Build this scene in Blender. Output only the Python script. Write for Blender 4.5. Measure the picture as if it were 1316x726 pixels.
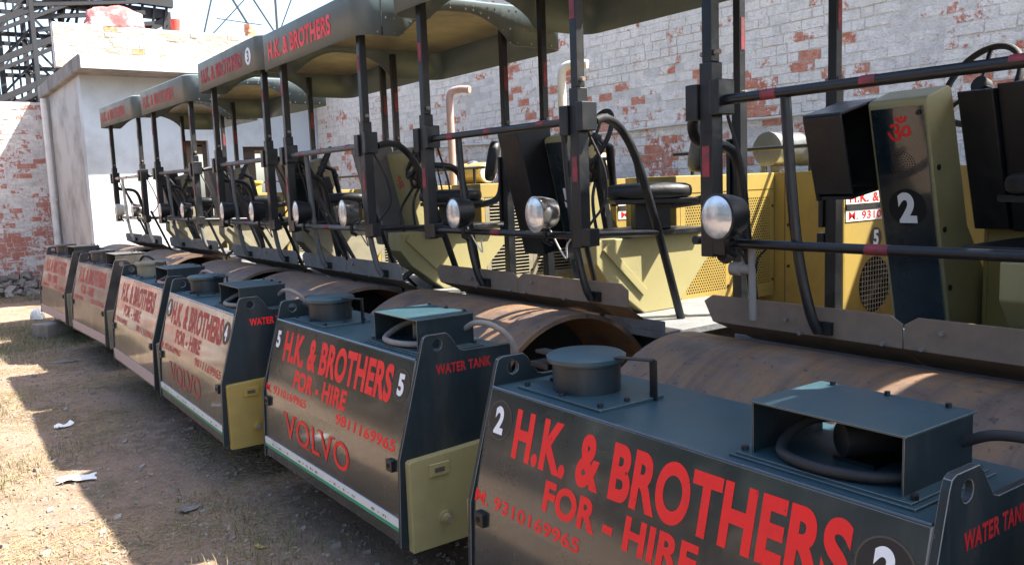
import bpy, math, random
from mathutils import Vector, Matrix
random.seed(7)
for o in list(bpy.data.objects): bpy.data.objects.remove(o)
SC = bpy.context.scene
COL = SC.collection
R = math.radians

# ------------------------------------------------------------------ camera, sky, sun, exposure
cam_d = bpy.data.cameras.new('camera'); cam = bpy.data.objects.new('camera', cam_d); COL.objects.link(cam)
cam_d.sensor_width = 36; cam_d.lens = 36 * 1073.46 / 1316; cam_d.clip_end = 2000; cam_d.clip_start = .05
cr = Vector((0.59323551, 0.80418361, -0.03688297)); cu = Vector((-0.07167837, 0.09839892, 0.99256227)); cf = Vector((-0.80183156, 0.58617947, -0.1160163))
cam.matrix_world = Matrix(((cr.x, cu.x, -cf.x, 0), (cr.y, cu.y, -cf.y, 0), (cr.z, cu.z, -cf.z, 1.893), (0, 0, 0, 1)))
SC.camera = cam
SUN = Vector((.42, .58, 1)).normalized()
SUN_EL = math.asin(SUN.z); SUN_AZ = math.atan2(SUN.x, SUN.y)
w = bpy.data.worlds.new('World'); SC.world = w; w.use_nodes = True
nt = w.node_tree; sky = nt.nodes.new('ShaderNodeTexSky'); sky.sky_type = 'NISHITA'; sky.sun_disc = False
sky.sun_elevation = SUN_EL; sky.sun_rotation = SUN_AZ; sky.air_density = 1.0; sky.dust_density = 2.6; sky.ozone_density = 1.0
bg = nt.nodes['Background']; bg.inputs['Strength'].default_value = .115
nt.links.new(sky.outputs['Color'], bg.inputs['Color'])
sl = bpy.data.lights.new('sun', 'SUN'); sl.energy = 5.0; sl.angle = R(.55); sl.color = (1, .93, .82)
so = bpy.data.objects.new('sun', sl); COL.objects.link(so); so.rotation_euler = SUN.to_track_quat('Z', 'Y').to_euler(); so.location = SUN * 60
SC.view_settings.view_transform = 'Standard'; SC.view_settings.look = 'None'; SC.view_settings.gamma = 1
SC.view_settings.use_curve_mapping = False; SC.view_settings.exposure = 2.15
SC.render.engine = 'CYCLES'

# ------------------------------------------------------------------ materials
MATS = {}
def newmat(name):
    m = bpy.data.materials.new(name); m.use_nodes = True
    MATS[name] = m
    return m, m.node_tree, m.node_tree.nodes['Principled BSDF']
def N(nt, t, **kw):
    n = nt.nodes.new(t)
    for k, v in kw.items():
        if k in n.inputs: n.inputs[k].default_value = v
        else: setattr(n, k, v)
    return n
def coords(nt, scale=(1, 1, 1), kind='Object'):
    tc = N(nt, 'ShaderNodeTexCoord'); mp = N(nt, 'ShaderNodeMapping'); mp.inputs['Scale'].default_value = scale
    nt.links.new(tc.outputs[kind], mp.inputs['Vector']); return mp.outputs['Vector']
def noise(nt, vec, scale, detail=5, rough=.6):
    n = N(nt, 'ShaderNodeTexNoise'); n.inputs['Scale'].default_value = scale; n.inputs['Detail'].default_value = detail; n.inputs['Roughness'].default_value = rough
    nt.links.new(vec, n.inputs['Vector']); return n.outputs['Fac']
def ramp(nt, fac, stops):
    r = N(nt, 'ShaderNodeValToRGB'); e = r.color_ramp.elements
    while len(e) < len(stops): e.new(.5)
    for i, (p, c) in enumerate(stops):
        e[i].position = p; e[i].color = (c if len(c) == 4 else (*c, 1)) if not isinstance(c, (int, float)) else (c, c, c, 1)
    nt.links.new(fac, r.inputs['Fac']); return r.outputs['Color']
def mix(nt, fac, a, b, mode='MIX'):
    m = N(nt, 'ShaderNodeMix', data_type='RGBA', blend_type=mode)
    for s, v in ((m.inputs[0], fac), (m.inputs[6], a), (m.inputs[7], b)):
        if isinstance(v, (int, float)): s.default_value = v
        elif isinstance(v, (tuple, list)): s.default_value = (*v, 1) if len(v) == 3 else v
        else: nt.links.new(v, s)
    return m.outputs[2]
def bump(nt, b, h, strength, dist):
    n = N(nt, 'ShaderNodeBump'); n.inputs['Strength'].default_value = strength; n.inputs['Distance'].default_value = dist
    nt.links.new(h, n.inputs['Height']); nt.links.new(n.outputs['Normal'], b.inputs['Normal'])

def paint(name, col, dirt, rough=.3, coat=0.0, dirt_lo=.52, dirt_hi=.75, wear=None, wear_pos=.7, scale=3.0, spec=.5, bumpy=.15, ior=1.5, dr=.3):
    """worn painted metal: base colour, blotchy dirt film, chips where `wear` shows"""
    m, nt, b = newmat(name); v = coords(nt)
    n1 = noise(nt, v, scale, 6, .65); n2 = noise(nt, v, scale * 9, 4, .7)
    vs = coords(nt, (6, 6, .8)); n3 = noise(nt, vs, 3, 5, .7)
    k = ramp(nt, n1, [(dirt_lo, 0), (dirt_hi, 1)])
    k3 = ramp(nt, n3, [(.55, 0), (.8, .6)])
    c = mix(nt, .5, k, k3, 'ADD')
    c = mix(nt, c, col, dirt)
    if name.startswith('tank_'):
        n7 = noise(nt, coords(nt, (1.2, 9, 9)), 7, 6, .8); n8 = noise(nt, v, 42, 3, .8); n9 = noise(nt, coords(nt, (14, 3, .5)), 1.6, 6, .75)
        c = mix(nt, ramp(nt, n7, [(.64, 0), (.69, .35)]), c, (.11, .115, .115))
        c = mix(nt, ramp(nt, n8, [(.66, 0), (.72, .45)]), c, (.10, .095, .085))
        c = mix(nt, ramp(nt, n9, [(.52, 0), (.72, .30)]), c, (.075, .07, .062))
    rr = ramp(nt, n1, [(.3, rough), (.75, min(1, rough + dr))])
    if wear:
        w_ = ramp(nt, n2, [(wear_pos, 0), (wear_pos + .03, 1)])
        c = mix(nt, w_, c, wear)
        rr = mix(nt, w_, rr, (.8, .8, .8))
    nt.links.new(c, b.inputs['Base Color']); nt.links.new(rr, b.inputs['Roughness'])
    b.inputs['Specular IOR Level'].default_value = spec; b.inputs['IOR'].default_value = ior
    if coat: b.inputs['Coat Weight'].default_value = coat; b.inputs['Coat Roughness'].default_value = .07; b.inputs['Coat IOR'].default_value = 1.6
    bump(nt, b, n1, bumpy, .02)
    return m
paint('tank_black', (.005, .014, .019), (.012, .026, .033), .18, .75, .40, .85, (.07, .08, .08), .77, 1.7, .6, .12, 1.5, .2)
paint('tank_black_dusty', (.022, .020, .019), (.075, .064, .057), .34, .25, .35, .75, (.16, .11, .08), .70, 3, .5, .1)
paint('tank_black_worn', (.010, .016, .020), (.040, .041, .041), .24, .7, .42, .8, (.12, .09, .07), .74, 3, .5, .07)
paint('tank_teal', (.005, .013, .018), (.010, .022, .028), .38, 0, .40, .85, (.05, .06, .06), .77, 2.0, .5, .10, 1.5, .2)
paint('tank_teal_skylit', (.017, .048, .063), (.034, .078, .096), .36, 0, .40, .85, (.11, .13, .13), .71, 2.0, .5, .10, 1.5, .2)  # same tank paint, lightened: sky reflection on the tops put into the colour
paint('yellow_olive', (.27, .24, .115), (.20, .17, .085), .42, 0, .5, .9, (.10, .07, .04), .72, 3, .5, .1)
paint('edge_wear', (.15, .155, .15), (.07, .07, .07), .5)
paint('steel_black', (.004, .0055, .008), (.015, .0145, .014), .3, 0, .5, .8, (.10, .06, .045), .72, 6, .5, .2)
paint('steel_grey', (.07, .075, .078), (.14, .13, .12), .4, 0, .45, .8, (.2, .14, .1), .72, 6, .5, .2)
paint('canopy_paint', (.075, .105, .112), (.13, .15, .15), .33, 0, .45, .85, (.18, .19, .18), .76, 2.5, .5, .1)
paint('canopy_liner', (.15, .135, .105), (.08, .072, .058), .3, 0, .4, .8, (.06, .05, .04), .74, 2.5, .5, .2)  # tan of light bounced onto the underside, put into the liner colour
paint('yellow_paint', (.33, .235, .06), (.20, .15, .055), .36, 0, .45, .9, (.20, .11, .05), .75, 3, .5, .1)
paint('yellow_pale', (.27, .24, .11), (.185, .155, .075), .42, 0, .5, .9, (.12, .07, .04), .71, 3, .5, .1)
paint('yellow_grimy', (.24, .22, .15), (.13, .115, .085), .5, 0, .35, .8, (.05, .035, .025), .66, 4, .4, .2)
paint('fender_brown', (.215, .15, .105), (.14, .10, .075), .5, 0, .4, .8, (.17, .11, .07), .7, 5, .4, .2)
paint('fender_grey', (.17, .165, .155), (.11, .10, .09), .5, 0, .4, .8, (.17, .12, .08), .7, 5, .4, .2)
paint('white_paint', (.70, .69, .65), (.42, .38, .33), .5, 0, .5, .9, None, .7, 4)
paint('pink_strip', (.58, .40, .37), (.46, .38, .34), .6, 0, .3, .7, (.22, .16, .13), .62, 30)
paint('green_strip', (.03, .30, .16), (.06, .18, .11), .5)
paint('red_letter', (.76, .018, .018), (.56, .025, .02), .4, 0, .45, .9, (.06, .025, .025), .665, 6, .4, .05)
paint('red_letter_faded', (.50, .07, .055), (.26, .075, .06), .6, 0, .35, .7, (.09, .06, .05), .62, 6, .3, .05)
paint('red_letter_dull', (.36, .012, .016), (.24, .02, .02), .5, 0, .45, .9, (.03, .02, .02), .70, 9, .4, .05)
paint('white_letter', (.75, .76, .76), (.5, .5, .48), .5, 0, .5, .9, (.1, .1, .1), .75, 9)
paint('decal_black', (.012, .012, .013), (.04, .035, .03), .35)
paint('decal_ring', (.07, .055, .045), (.12, .095, .075), .5)
paint('red_tape', (.26, .02, .035), (.12, .025, .03), .45, 0, .4, .6, (.03, .03, .03), .60, 14)
paint('seat_vinyl', (.006, .007, .009), (.018, .018, .019), .42, 0, .5, .85, None, .7, 5, .5, .4)
paint('seat_foam', (.42, .42, .38), (.25, .23, .2), .9)
paint('rubber', (.010, .011, .013), (.03, .03, .03), .6)
paint('grey_cable', (.22, .20, .18), (.12, .10, .09), .7)
paint('grey_box', (.14, .13, .12), (.09, .08, .075), .5, 0, .4, .8, (.2, .18, .16), .72)
paint('deck_plate', (.15, .16, .17), (.10, .09, .08), .45, 0, .4, .8, (.12, .08, .05), .7, 8, .5, .5)
paint('pipe_cream', (.55, .51, .42), (.35, .31, .25), .5)
paint('pipe_rust', (.36, .25, .22), (.25, .17, .15), .7)
paint('bolt_steel', (.2, .17, .14), (.1, .07, .05), .5)
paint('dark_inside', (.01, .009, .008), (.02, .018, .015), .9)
paint('wire_mesh', (.38, .34, .26), (.22, .18, .13), .5)
paint('plaster_white', (.54, .58, .60), (.36, .375, .37), .9, 0, .46, .74, (.30, .29, .27), .72, .8, .2, .2)
paint('plaster_side', (.48, .475, .45), (.24, .235, .22), .9, 0, .44, .72, (.3, .29, .27), .72, .9, .2, .3)
paint('concrete', (.32, .30, .275), (.13, .12, .11), .95, 0, .38, .68, (.14, .13, .12), .70, 1.5, .2, .6)
paint('door_wood', (.10, .068, .045), (.06, .045, .033), .7)
paint('truss_steel', (.009, .011, .016), (.02, .018, .02), .6, 0, .4, .8, (.05, .03, .025), .70, 2)
paint('red_cloth', (.42, .10, .10), (.55, .42, .40), .95, 0, .5, .62, None, .7, 2.2)
paint('bucket_red', (.50, .06, .04), (.4, .1, .07), .6)
paint('clay_brick', (.45, .17, .09), (.36, .18, .12), .9, 0, .4, .8, (.5, .3, .22), .7, 6)
paint('paper_white', (.72, .72, .70), (.5, .47, .42), .9)
paint('leaf_dry', (.30, .23, .13), (.18, .13, .08), .9)
paint('stone', (.27, .24, .21), (.16, .13, .11), .95, 0, .4, .8, None, .7, 6, .3, .5)
paint('grass_green', (.10, .12, .045), (.18, .16, .08), .8, 0, .4, .6, None, .7, 3)
paint('grass_dry', (.34, .28, .19), (.20, .165, .11), .9, 0, .4, .6, None, .7, 3)
# headlamp glass
m, nt, b = newmat('lens_glass'); v = coords(nt)
wv = N(nt, 'ShaderNodeTexWave'); wv.inputs['Scale'].default_value = 40; nt.links.new(v, wv.inputs['Vector'])
b.inputs['Base Color'].default_value = (.62, .66, .68, 1); b.inputs['Roughness'].default_value = .12; b.inputs['Metallic'].default_value = .55; b.inputs['Coat Weight'].default_value = 1
bump(nt, b, wv.outputs['Fac'], .25, .004)
m, nt, b = newmat('chrome_worn'); v = coords(nt); n1 = noise(nt, v, 20)
nt.links.new(ramp(nt, n1, [(.4, (.45, .44, .42)), (.7, (.12, .10, .09))]), b.inputs['Base Color']); b.inputs['Metallic'].default_value = .9; b.inputs['Roughness'].default_value = .3
m, nt, b = newmat('cylinder_steel'); v = coords(nt, (1, 1, 1)); n1 = noise(nt, v, 6)
nt.links.new(ramp(nt, n1, [(.35, (.30, .33, .34)), (.7, (.20, .20, .18))]), b.inputs['Base Color']); b.inputs['Metallic'].default_value = .75; b.inputs['Roughness'].default_value = .3
m, nt, b = newmat('gold_filter'); v = coords(nt); n1 = noise(nt, v, 6)
nt.links.new(ramp(nt, n1, [(.35, (.50, .36, .07)), (.7, (.35, .27, .10))]), b.inputs['Base Color']); b.inputs['Roughness'].default_value = .35
# rusty drum
m, nt, b = newmat('drum_rust'); v = coords(nt); vs = coords(nt, (.7, 4, 4))
n1 = noise(nt, v, 3.2, 8, .65); n2 = noise(nt, vs, 5, 6, .7); n3 = noise(nt, v, 30, 4, .7)
c = ramp(nt, n1, [(.28, (.066, .044, .033)), (.45, (.145, .096, .07)), (.56, (.21, .115, .054)), (.68, (.10, .075, .062))])
c = mix(nt, ramp(nt, n2, [(.50, 0), (.75, .6)]), c, (.17, .13, .105))
n5 = noise(nt, coords(nt, (11, .5, .5)), 1.0, 6, .7); c = mix(nt, ramp(nt, n5, [(.48, 0), (.62, .55)]), c, (.07, .05, .04)); c = mix(nt, ramp(nt, n5, [(.30, .5), (.40, 0)]), c, (.22, .19, .165))
c = mix(nt, ramp(nt, n3, [(.60, 0), (.66, .8)]), c, (.04, .03, .024))
nt.links.new(c, b.inputs['Base Color']); nt.links.new(ramp(nt, n2, [(.3, .42), (.7, .68)]), b.inputs['Roughness']); b.inputs['Metallic'].default_value = .15
bump(nt, b, n1, .35, .012)
# whitewashed brick: white lime over red clay, worn off in patches
def coords_pos(nt, v, sc):
    mp = N(nt, 'ShaderNodeMapping'); mp.inputs['Scale'].default_value = sc; nt.links.new(v, mp.inputs['Vector']); return mp.outputs['Vector']
def brickmat(name, bias, white=(.66, .63, .60), red=(.38, .12, .065), grey=(.40, .37, .34), zr=(1.8, 3.4, .10)):
    m, nt, b = newmat(name)
    g = N(nt, 'ShaderNodeNewGeometry'); v = g.outputs['Position']
    n1 = noise(nt, v, 1.4, 8, .68); n2 = noise(nt, v, 14, 6, .75); n3 = noise(nt, v, .55, 4, .6); n4 = noise(nt, v, 45, 3, .7)
    at = N(nt, 'ShaderNodeAttribute', attribute_name='brick_rnd')
    pw_ = N(nt, 'ShaderNodeMath', operation='POWER'); pw_.inputs[1].default_value = 4.0; nt.links.new(at.outputs['Fac'], pw_.inputs[0])
    s = N(nt, 'ShaderNodeMath', operation='MULTIPLY_ADD'); s.inputs[1].default_value = .30
    nt.links.new(pw_.outputs[0], s.inputs[0]); nt.links.new(n1, s.inputs[2])
    sx = N(nt, 'ShaderNodeSeparateXYZ'); nt.links.new(v, sx.inputs[0])
    mr = N(nt, 'ShaderNodeMapRange'); nt.links.new(sx.outputs['Z'], mr.inputs['Value'])
    for q_, v_ in (('From Min', zr[0]), ('From Max', zr[1]), ('To Min', zr[2]), ('To Max', 0)): mr.inputs[q_].default_value = v_
    s0 = N(nt, 'ShaderNodeMath', operation='ADD'); nt.links.new(s.outputs[0], s0.inputs[0]); nt.links.new(mr.outputs[0], s0.inputs[1]); s = s0
    s2 = N(nt, 'ShaderNodeMath', operation='MULTIPLY_ADD'); s2.inputs[1].default_value = .75
    nt.links.new(n2, s2.inputs[0]); nt.links.new(s.outputs[0], s2.inputs[2])
    s6 = N(nt, 'ShaderNodeMath', operation='MULTIPLY'); s6.inputs[1].default_value = .5; nt.links.new(s2.outputs[0], s6.inputs[0])
    k = ramp(nt, s6.outputs[0], [(bias * .5, 0), (bias * .5 + .03, 1)])
    k = mix(nt, ramp(nt, noise(nt, v, 8, 6, .8), [(.40, 0), (.60, 1)]), k, mix(nt, .25, k, (0, 0, 0)))
    redv = mix(nt, n4, red, tuple(x * 1.45 for x in red))
    wc = mix(nt, ramp(nt, n2, [(.42, 0), (.72, 1)]), white, tuple(x * .72 for x in white))
    wc = mix(nt, ramp(nt, n3, [(.45, 0), (.7, .75)]), wc, grey)
    wc = mix(nt, ramp(nt, n4, [(.60, 0), (.72, .7)]), wc, (.30, .26, .23))
    n5 = noise(nt, v, 3.3, 7, .75); wc = mix(nt, ramp(nt, n5, [(.52, 0), (.68, .5)]), wc, tuple(x * .64 for x in white))
    n6 = noise(nt, coords_pos(nt, v, (5, 5, .5)), 1.0, 5, .7); wc = mix(nt, ramp(nt, n6, [(.54, 0), (.72, .35)]), wc, tuple(x * .55 for x in white))
    c = mix(nt, k, wc, redv)
    nt.links.new(c, b.inputs['Base Color']); b.inputs['Roughness'].default_value = .95; b.inputs['Specular IOR Level'].default_value = .2
    s3 = N(nt, 'ShaderNodeMath', operation='MULTIPLY_ADD'); s3.inputs[1].default_value = 1.0
    nt.links.new(n2, s3.inputs[0]); nt.links.new(n4, s3.inputs[2])
    bump(nt, b, s3.outputs[0], .9, .02)
brickmat('brick_lime', 1.07, (.88, .82, .76), (.44, .14, .075), (.68, .63, .575))
brickmat('brick_left', 1.01, (.66, .62, .59), (.36, .13, .09), (.40, .35, .33), (1.0, 3.2, .15))
brickmat('brick_parapet', 1.10, (.44, .40, .34), (.40, .17, .08), (.24, .21, .17), (0, 1, 0))
brickmat('mortar_lime', 1.22, (.76, .71, .66), (.38, .18, .12), (.52, .48, .44))
# earth
m, nt, b = newmat('earth'); g = N(nt, 'ShaderNodeNewGeometry'); v = g.outputs['Position']
n1 = noise(nt, v, .8, 8, .7); n2 = noise(nt, v, 9, 8, .75); n3 = noise(nt, v, 60, 4, .8); n4 = noise(nt, v, 1.7, 5, .6)
c = ramp(nt, n2, [(.25, (.11, .074, .052)), (.5, (.235, .165, .12)), (.75, (.37, .285, .215))])
c = mix(nt, ramp(nt, n1, [(.42, 0), (.62, .8)]), c, (.29, .205, .15))
c = mix(nt, ramp(nt, n4, [(.55, 0), (.68, .55)]), c, (.085, .085, .04))
c = mix(nt, ramp(nt, n3, [(.55, 0), (.7, .75)]), c, (.44, .39, .33))
c = mix(nt, ramp(nt, n3, [(.30, .8), (.42, 0)]), c, (.05, .037, .028))
nt.links.new(c, b.inputs['Base Color']); b.inputs['Roughness'].default_value = 1; b.inputs['Specular IOR Level'].default_value = .1
s3 = N(nt, 'ShaderNodeMath', operation='MULTIPLY_ADD'); s3.inputs[1].default_value = .3
nt.links.new(n3, s3.inputs[0]); nt.links.new(n2, s3.inputs[2]); bump(nt, b, s3.outputs[0], .9, .05)

# ------------------------------------------------------------------ mesh helpers
class MB:
    def __init__(s): s.v = []; s.f = []
    def add(s, vs, fs):
        o = len(s.v); s.v += [tuple(p) for p in vs]; s.f += [tuple(i + o for i in f) for f in fs]; return s
    def box(s, x0, x1, y0, y1, z0, z1):
        return s.add([(x0, y0, z0), (x1, y0, z0), (x1, y1, z0), (x0, y1, z0), (x0, y0, z1), (x1, y0, z1), (x1, y1, z1), (x0, y1, z1)],
                     [(0, 3, 2, 1), (4, 5, 6, 7), (0, 1, 5, 4), (1, 2, 6, 5), (2, 3, 7, 6), (3, 0, 4, 7)])
    def obox(s, c, ax, ay, az):
        c, ax, ay, az = map(Vector, (c, ax, ay, az)); P = []
        for k in (-1, 1):
            for (i, j) in ((-1, -1), (1, -1), (1, 1), (-1, 1)): P.append(c + ax * i + ay * j + az * k)
        return s.add(P, [(0, 3, 2, 1), (4, 5, 6, 7), (0, 1, 5, 4), (1, 2, 6, 5), (2, 3, 7, 6), (3, 0, 4, 7)])
    def beam(s, a, b, w, h=None, up=(0, 0, 1)):
        a, b = Vector(a), Vector(b); d = (b - a); z = d.normalized(); up = Vector(up)
        if abs(z.dot(up)) > .95: up = Vector((0, 1, 0))
        x = z.cross(up).normalized(); y = z.cross(x)
        return s.obox((a + b) / 2, x * w / 2, y * (h or w) / 2, d / 2)
    def tube(s, path, r, n=12, closed=False):
        P = [Vector(p) for p in path]; m = len(P); rings = []; o = len(s.v)
        prev = None
        for i in range(m):
            if closed: t = (P[(i + 1) % m] - P[i - 1]).normalized()
            else: t = (P[min(i + 1, m - 1)] - P[max(i - 1, 0)]).normalized()
            if prev is None:
                a = Vector((0, 0, 1)) if abs(t.z) < .9 else Vector((1, 0, 0)); x = t.cross(a).normalized()
            else: x = (prev - t * prev.dot(t)).normalized()
            prev = x; y = t.cross(x)
            rr = r[i] if isinstance(r, (list, tuple)) else r
            for k in range(n):
                a = 2 * math.pi * k / n; s.v.append(tuple(P[i] + x * rr * math.cos(a) + y * rr * math.sin(a)))
        for i in range(m if closed else m - 1):
            for k in range(n):
                a = o + i * n + k; b_ = o + i * n + (k + 1) % n; j = (i + 1) % m
                s.f.append((a, b_, o + j * n + (k + 1) % n, o + j * n + k))
        if not closed:
            s.f.append(tuple(o + k for k in range(n))[::-1]); s.f.append(tuple(o + (m - 1) * n + k for k in range(n)))
        return s
    def lathe(s, prof, c, axis='z', n=32, caps=True):
        """prof: list of (t, r) along axis through c"""
        o = len(s.v); c = Vector(c)
        A = {'x': (Vector((1, 0, 0)), Vector((0, 1, 0)), Vector((0, 0, 1))), 'y': (Vector((0, 1, 0)), Vector((0, 0, 1)), Vector((1, 0, 0))), 'z': (Vector((0, 0, 1)), Vector((1, 0, 0)), Vector((0, 1, 0)))}
        a, x, y = A[axis] if isinstance(axis, str) else axis
        for t, r in prof:
            for k in range(n):
                q = 2 * math.pi * k / n; s.v.append(tuple(c + a * t + x * r * math.cos(q) + y * r * math.sin(q)))
        for i in range(len(prof) - 1):
            for k in range(n):
                s.f.append((o + i * n + k, o + i * n + (k + 1) % n, o + (i + 1) * n + (k + 1) % n, o + (i + 1) * n + k))
        if caps:
            s.f.append(tuple(o + k for k in range(n))[::-1]); m = len(prof) - 1; s.f.append(tuple(o + m * n + k for k in range(n)))
        return s
    def prism_x(s, prof, x0, x1):
        """prof: list of (y,z), counter-clockwise seen from +x"""
        n = len(prof); P = [(x0, y, z) for y, z in prof] + [(x1, y, z) for y, z in prof]
        return s.add(P, [tuple(range(n))[::-1], tuple(range(n, 2 * n))] + [(i, (i + 1) % n, n + (i + 1) % n, n + i) for i in range(n)])
    def mesh(s, name, mat, smooth=None):
        me = bpy.data.meshes.new(name); me.from_pydata(s.v, [], s.f); me.validate()
        if mat: me.materials.append(MATS[mat])
        if smooth: 
            me.shade_smooth(); me.set_sharp_from_angle(angle=R(smooth))
        return me
import bmesh
def plate_with_holes(outer, holes, x0, x1):
    """flat plate in the y-z plane with round holes, between x0 and x1"""
    bm = bmesh.new(); edges = []
    for loop in [outer] + holes:
        vs = [bm.verts.new((x0, y, z)) for y, z in loop]
        edges += [bm.edges.new((vs[i], vs[(i + 1) % len(vs)])) for i in range(len(vs))]
    g = bmesh.ops.triangle_fill(bm, use_beauty=True, use_dissolve=False, edges=edges)
    faces = [x for x in g['geom'] if isinstance(x, bmesh.types.BMFace)]
    ex = bmesh.ops.extrude_face_region(bm, geom=faces)
    bmesh.ops.translate(bm, vec=(x1 - x0, 0, 0), verts=[x for x in ex['geom'] if isinstance(x, bmesh.types.BMVert)])
    bmesh.ops.recalc_face_normals(bm, faces=bm.faces[:])
    mb = MB(); bm.verts.index_update()
    mb.v = [tuple(v.co) for v in bm.verts]; mb.f = [tuple(v.index for v in f.verts) for f in bm.faces]; bm.free()
    return mb
def circ(cy, cz, r, n=16): return [(cy + r * math.cos(2 * math.pi * i / n), cz + r * math.sin(2 * math.pi * i / n)) for i in range(n)]
def link(name, me, parent=None, loc=(0, 0, 0), mat=None, bevel=0):
    o = bpy.data.objects.new(name, me); COL.objects.link(o); o.location = loc
    if parent: o.parent = parent
    if mat is not None: o.matrix_local = mat
    if bevel:
        bv = o.modifiers.new('bevel', 'BEVEL'); bv.width = bevel; bv.segments = 2; bv.limit_method = 'ANGLE'; bv.angle_limit = R(35)
        if me.materials and me.materials[0].name.startswith('tank_'):
            if len(me.materials) < 2: me.materials.append(MATS['edge_wear'])
            bv.material = 1; bv.width = bevel * .6
    return o
def tag(o, label=None, cat=None, group=None, kind=None):
    for k, v in (('label', label), ('category', cat), ('group', group), ('kind', kind)):
        if v: o[k] = v
    return o
def empty(name, loc, rz=0):
    o = bpy.data.objects.new(name, None); COL.objects.link(o); o.location = loc; o.rotation_euler = (0, 0, rz); o.empty_display_size = .2
    return o
CACHE = {}
def cached(key, fn):
    if key not in CACHE: CACHE[key] = fn()
    return CACHE[key]
def text_mesh(txt, wid, hgt, matn, bold=.02, ext=.0003, shear=0, serif=False):
    def mk():
        cu_ = bpy.data.curves.new('txt', 'FONT'); cu_.body = txt; cu_.offset = bold; cu_.extrude = .001; cu_.shear = shear; cu_.resolution_u = 8; cu_.space_character = 1.06
        ob = bpy.data.objects.new('txt', cu_); COL.objects.link(ob)
        bpy.context.view_layer.update()
        me = bpy.data.meshes.new_from_object(ob.evaluated_get(bpy.context.evaluated_depsgraph_get()))
        bpy.data.objects.remove(ob)
        xs = [v.co.x for v in me.vertices]; ys = [v.co.y for v in me.vertices]
        if not xs: return me
        x0, x1, y0, y1 = min(xs), max(xs), min(ys), max(ys)
        for v_ in me.vertices:
            v_.co.x = (v_.co.x - x0) / (x1 - x0) * wid; v_.co.y = (v_.co.y - y0) / (y1 - y0) * hgt; v_.co.z = ext if v_.co.z > 0 else -ext
        me.materials.clear(); me.materials.append(MATS[matn]); me.name = 'lettering'
        return me
    return cached(('txt', txt, wid, hgt, matn, bold, shear), mk)
def frame(o, x, y):
    """matrix with origin o, x along text, y up"""
    x = Vector(x).normalized(); y = Vector(y).normalized(); z = x.cross(y)
    return Matrix(((x.x, y.x, z.x, o[0]), (x.y, y.y, z.y, o[1]), (x.z, y.z, z.z, o[2]), (0, 0, 0, 1)))

# ------------------------------------------------------------------ setting: ground
def hnoise(x, y):
    from mathutils import noise as mn
    return mn.noise(Vector((x * .7, y * .7, 0))) * .03 + mn.noise(Vector((x * 3, y * 3, 5))) * .012 + mn.noise(Vector((x * 9, y * 9, 9))) * .006
def ground_z(x, y):
    if -24 < x < 3 and -4 < y < 9:
        return min(0, hnoise(x, y) - .02)
    return -.02
def build_ground():
    mb = MB(); xs = [-400, -120, -60, -36, -28] + [-24 + i * .07 for i in range(int(27 / .07) + 1)] + [6, 14, 40, 120, 400]
    ys = [-400, -120, -50, -22, -10, -6] + [-4 + i * .09 for i in range(int(8.5 / .09) + 1)] + [6, 9, 14, 40, 120, 400]
    for y in ys:
        for x in xs: mb.v.append((x, y, ground_z(x, y) if abs(x) < 25 and abs(y) < 5 else -.02))
    n = len(xs)
    for j in range(len(ys) - 1):
        for i in range(n - 1): mb.f.append((j * n + i, j * n + i + 1, (j + 1) * n + i + 1, (j + 1) * n + i))
    o = link('ground', mb.mesh('ground', 'earth', 180)); tag(o, kind='structure')
build_ground()

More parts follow.
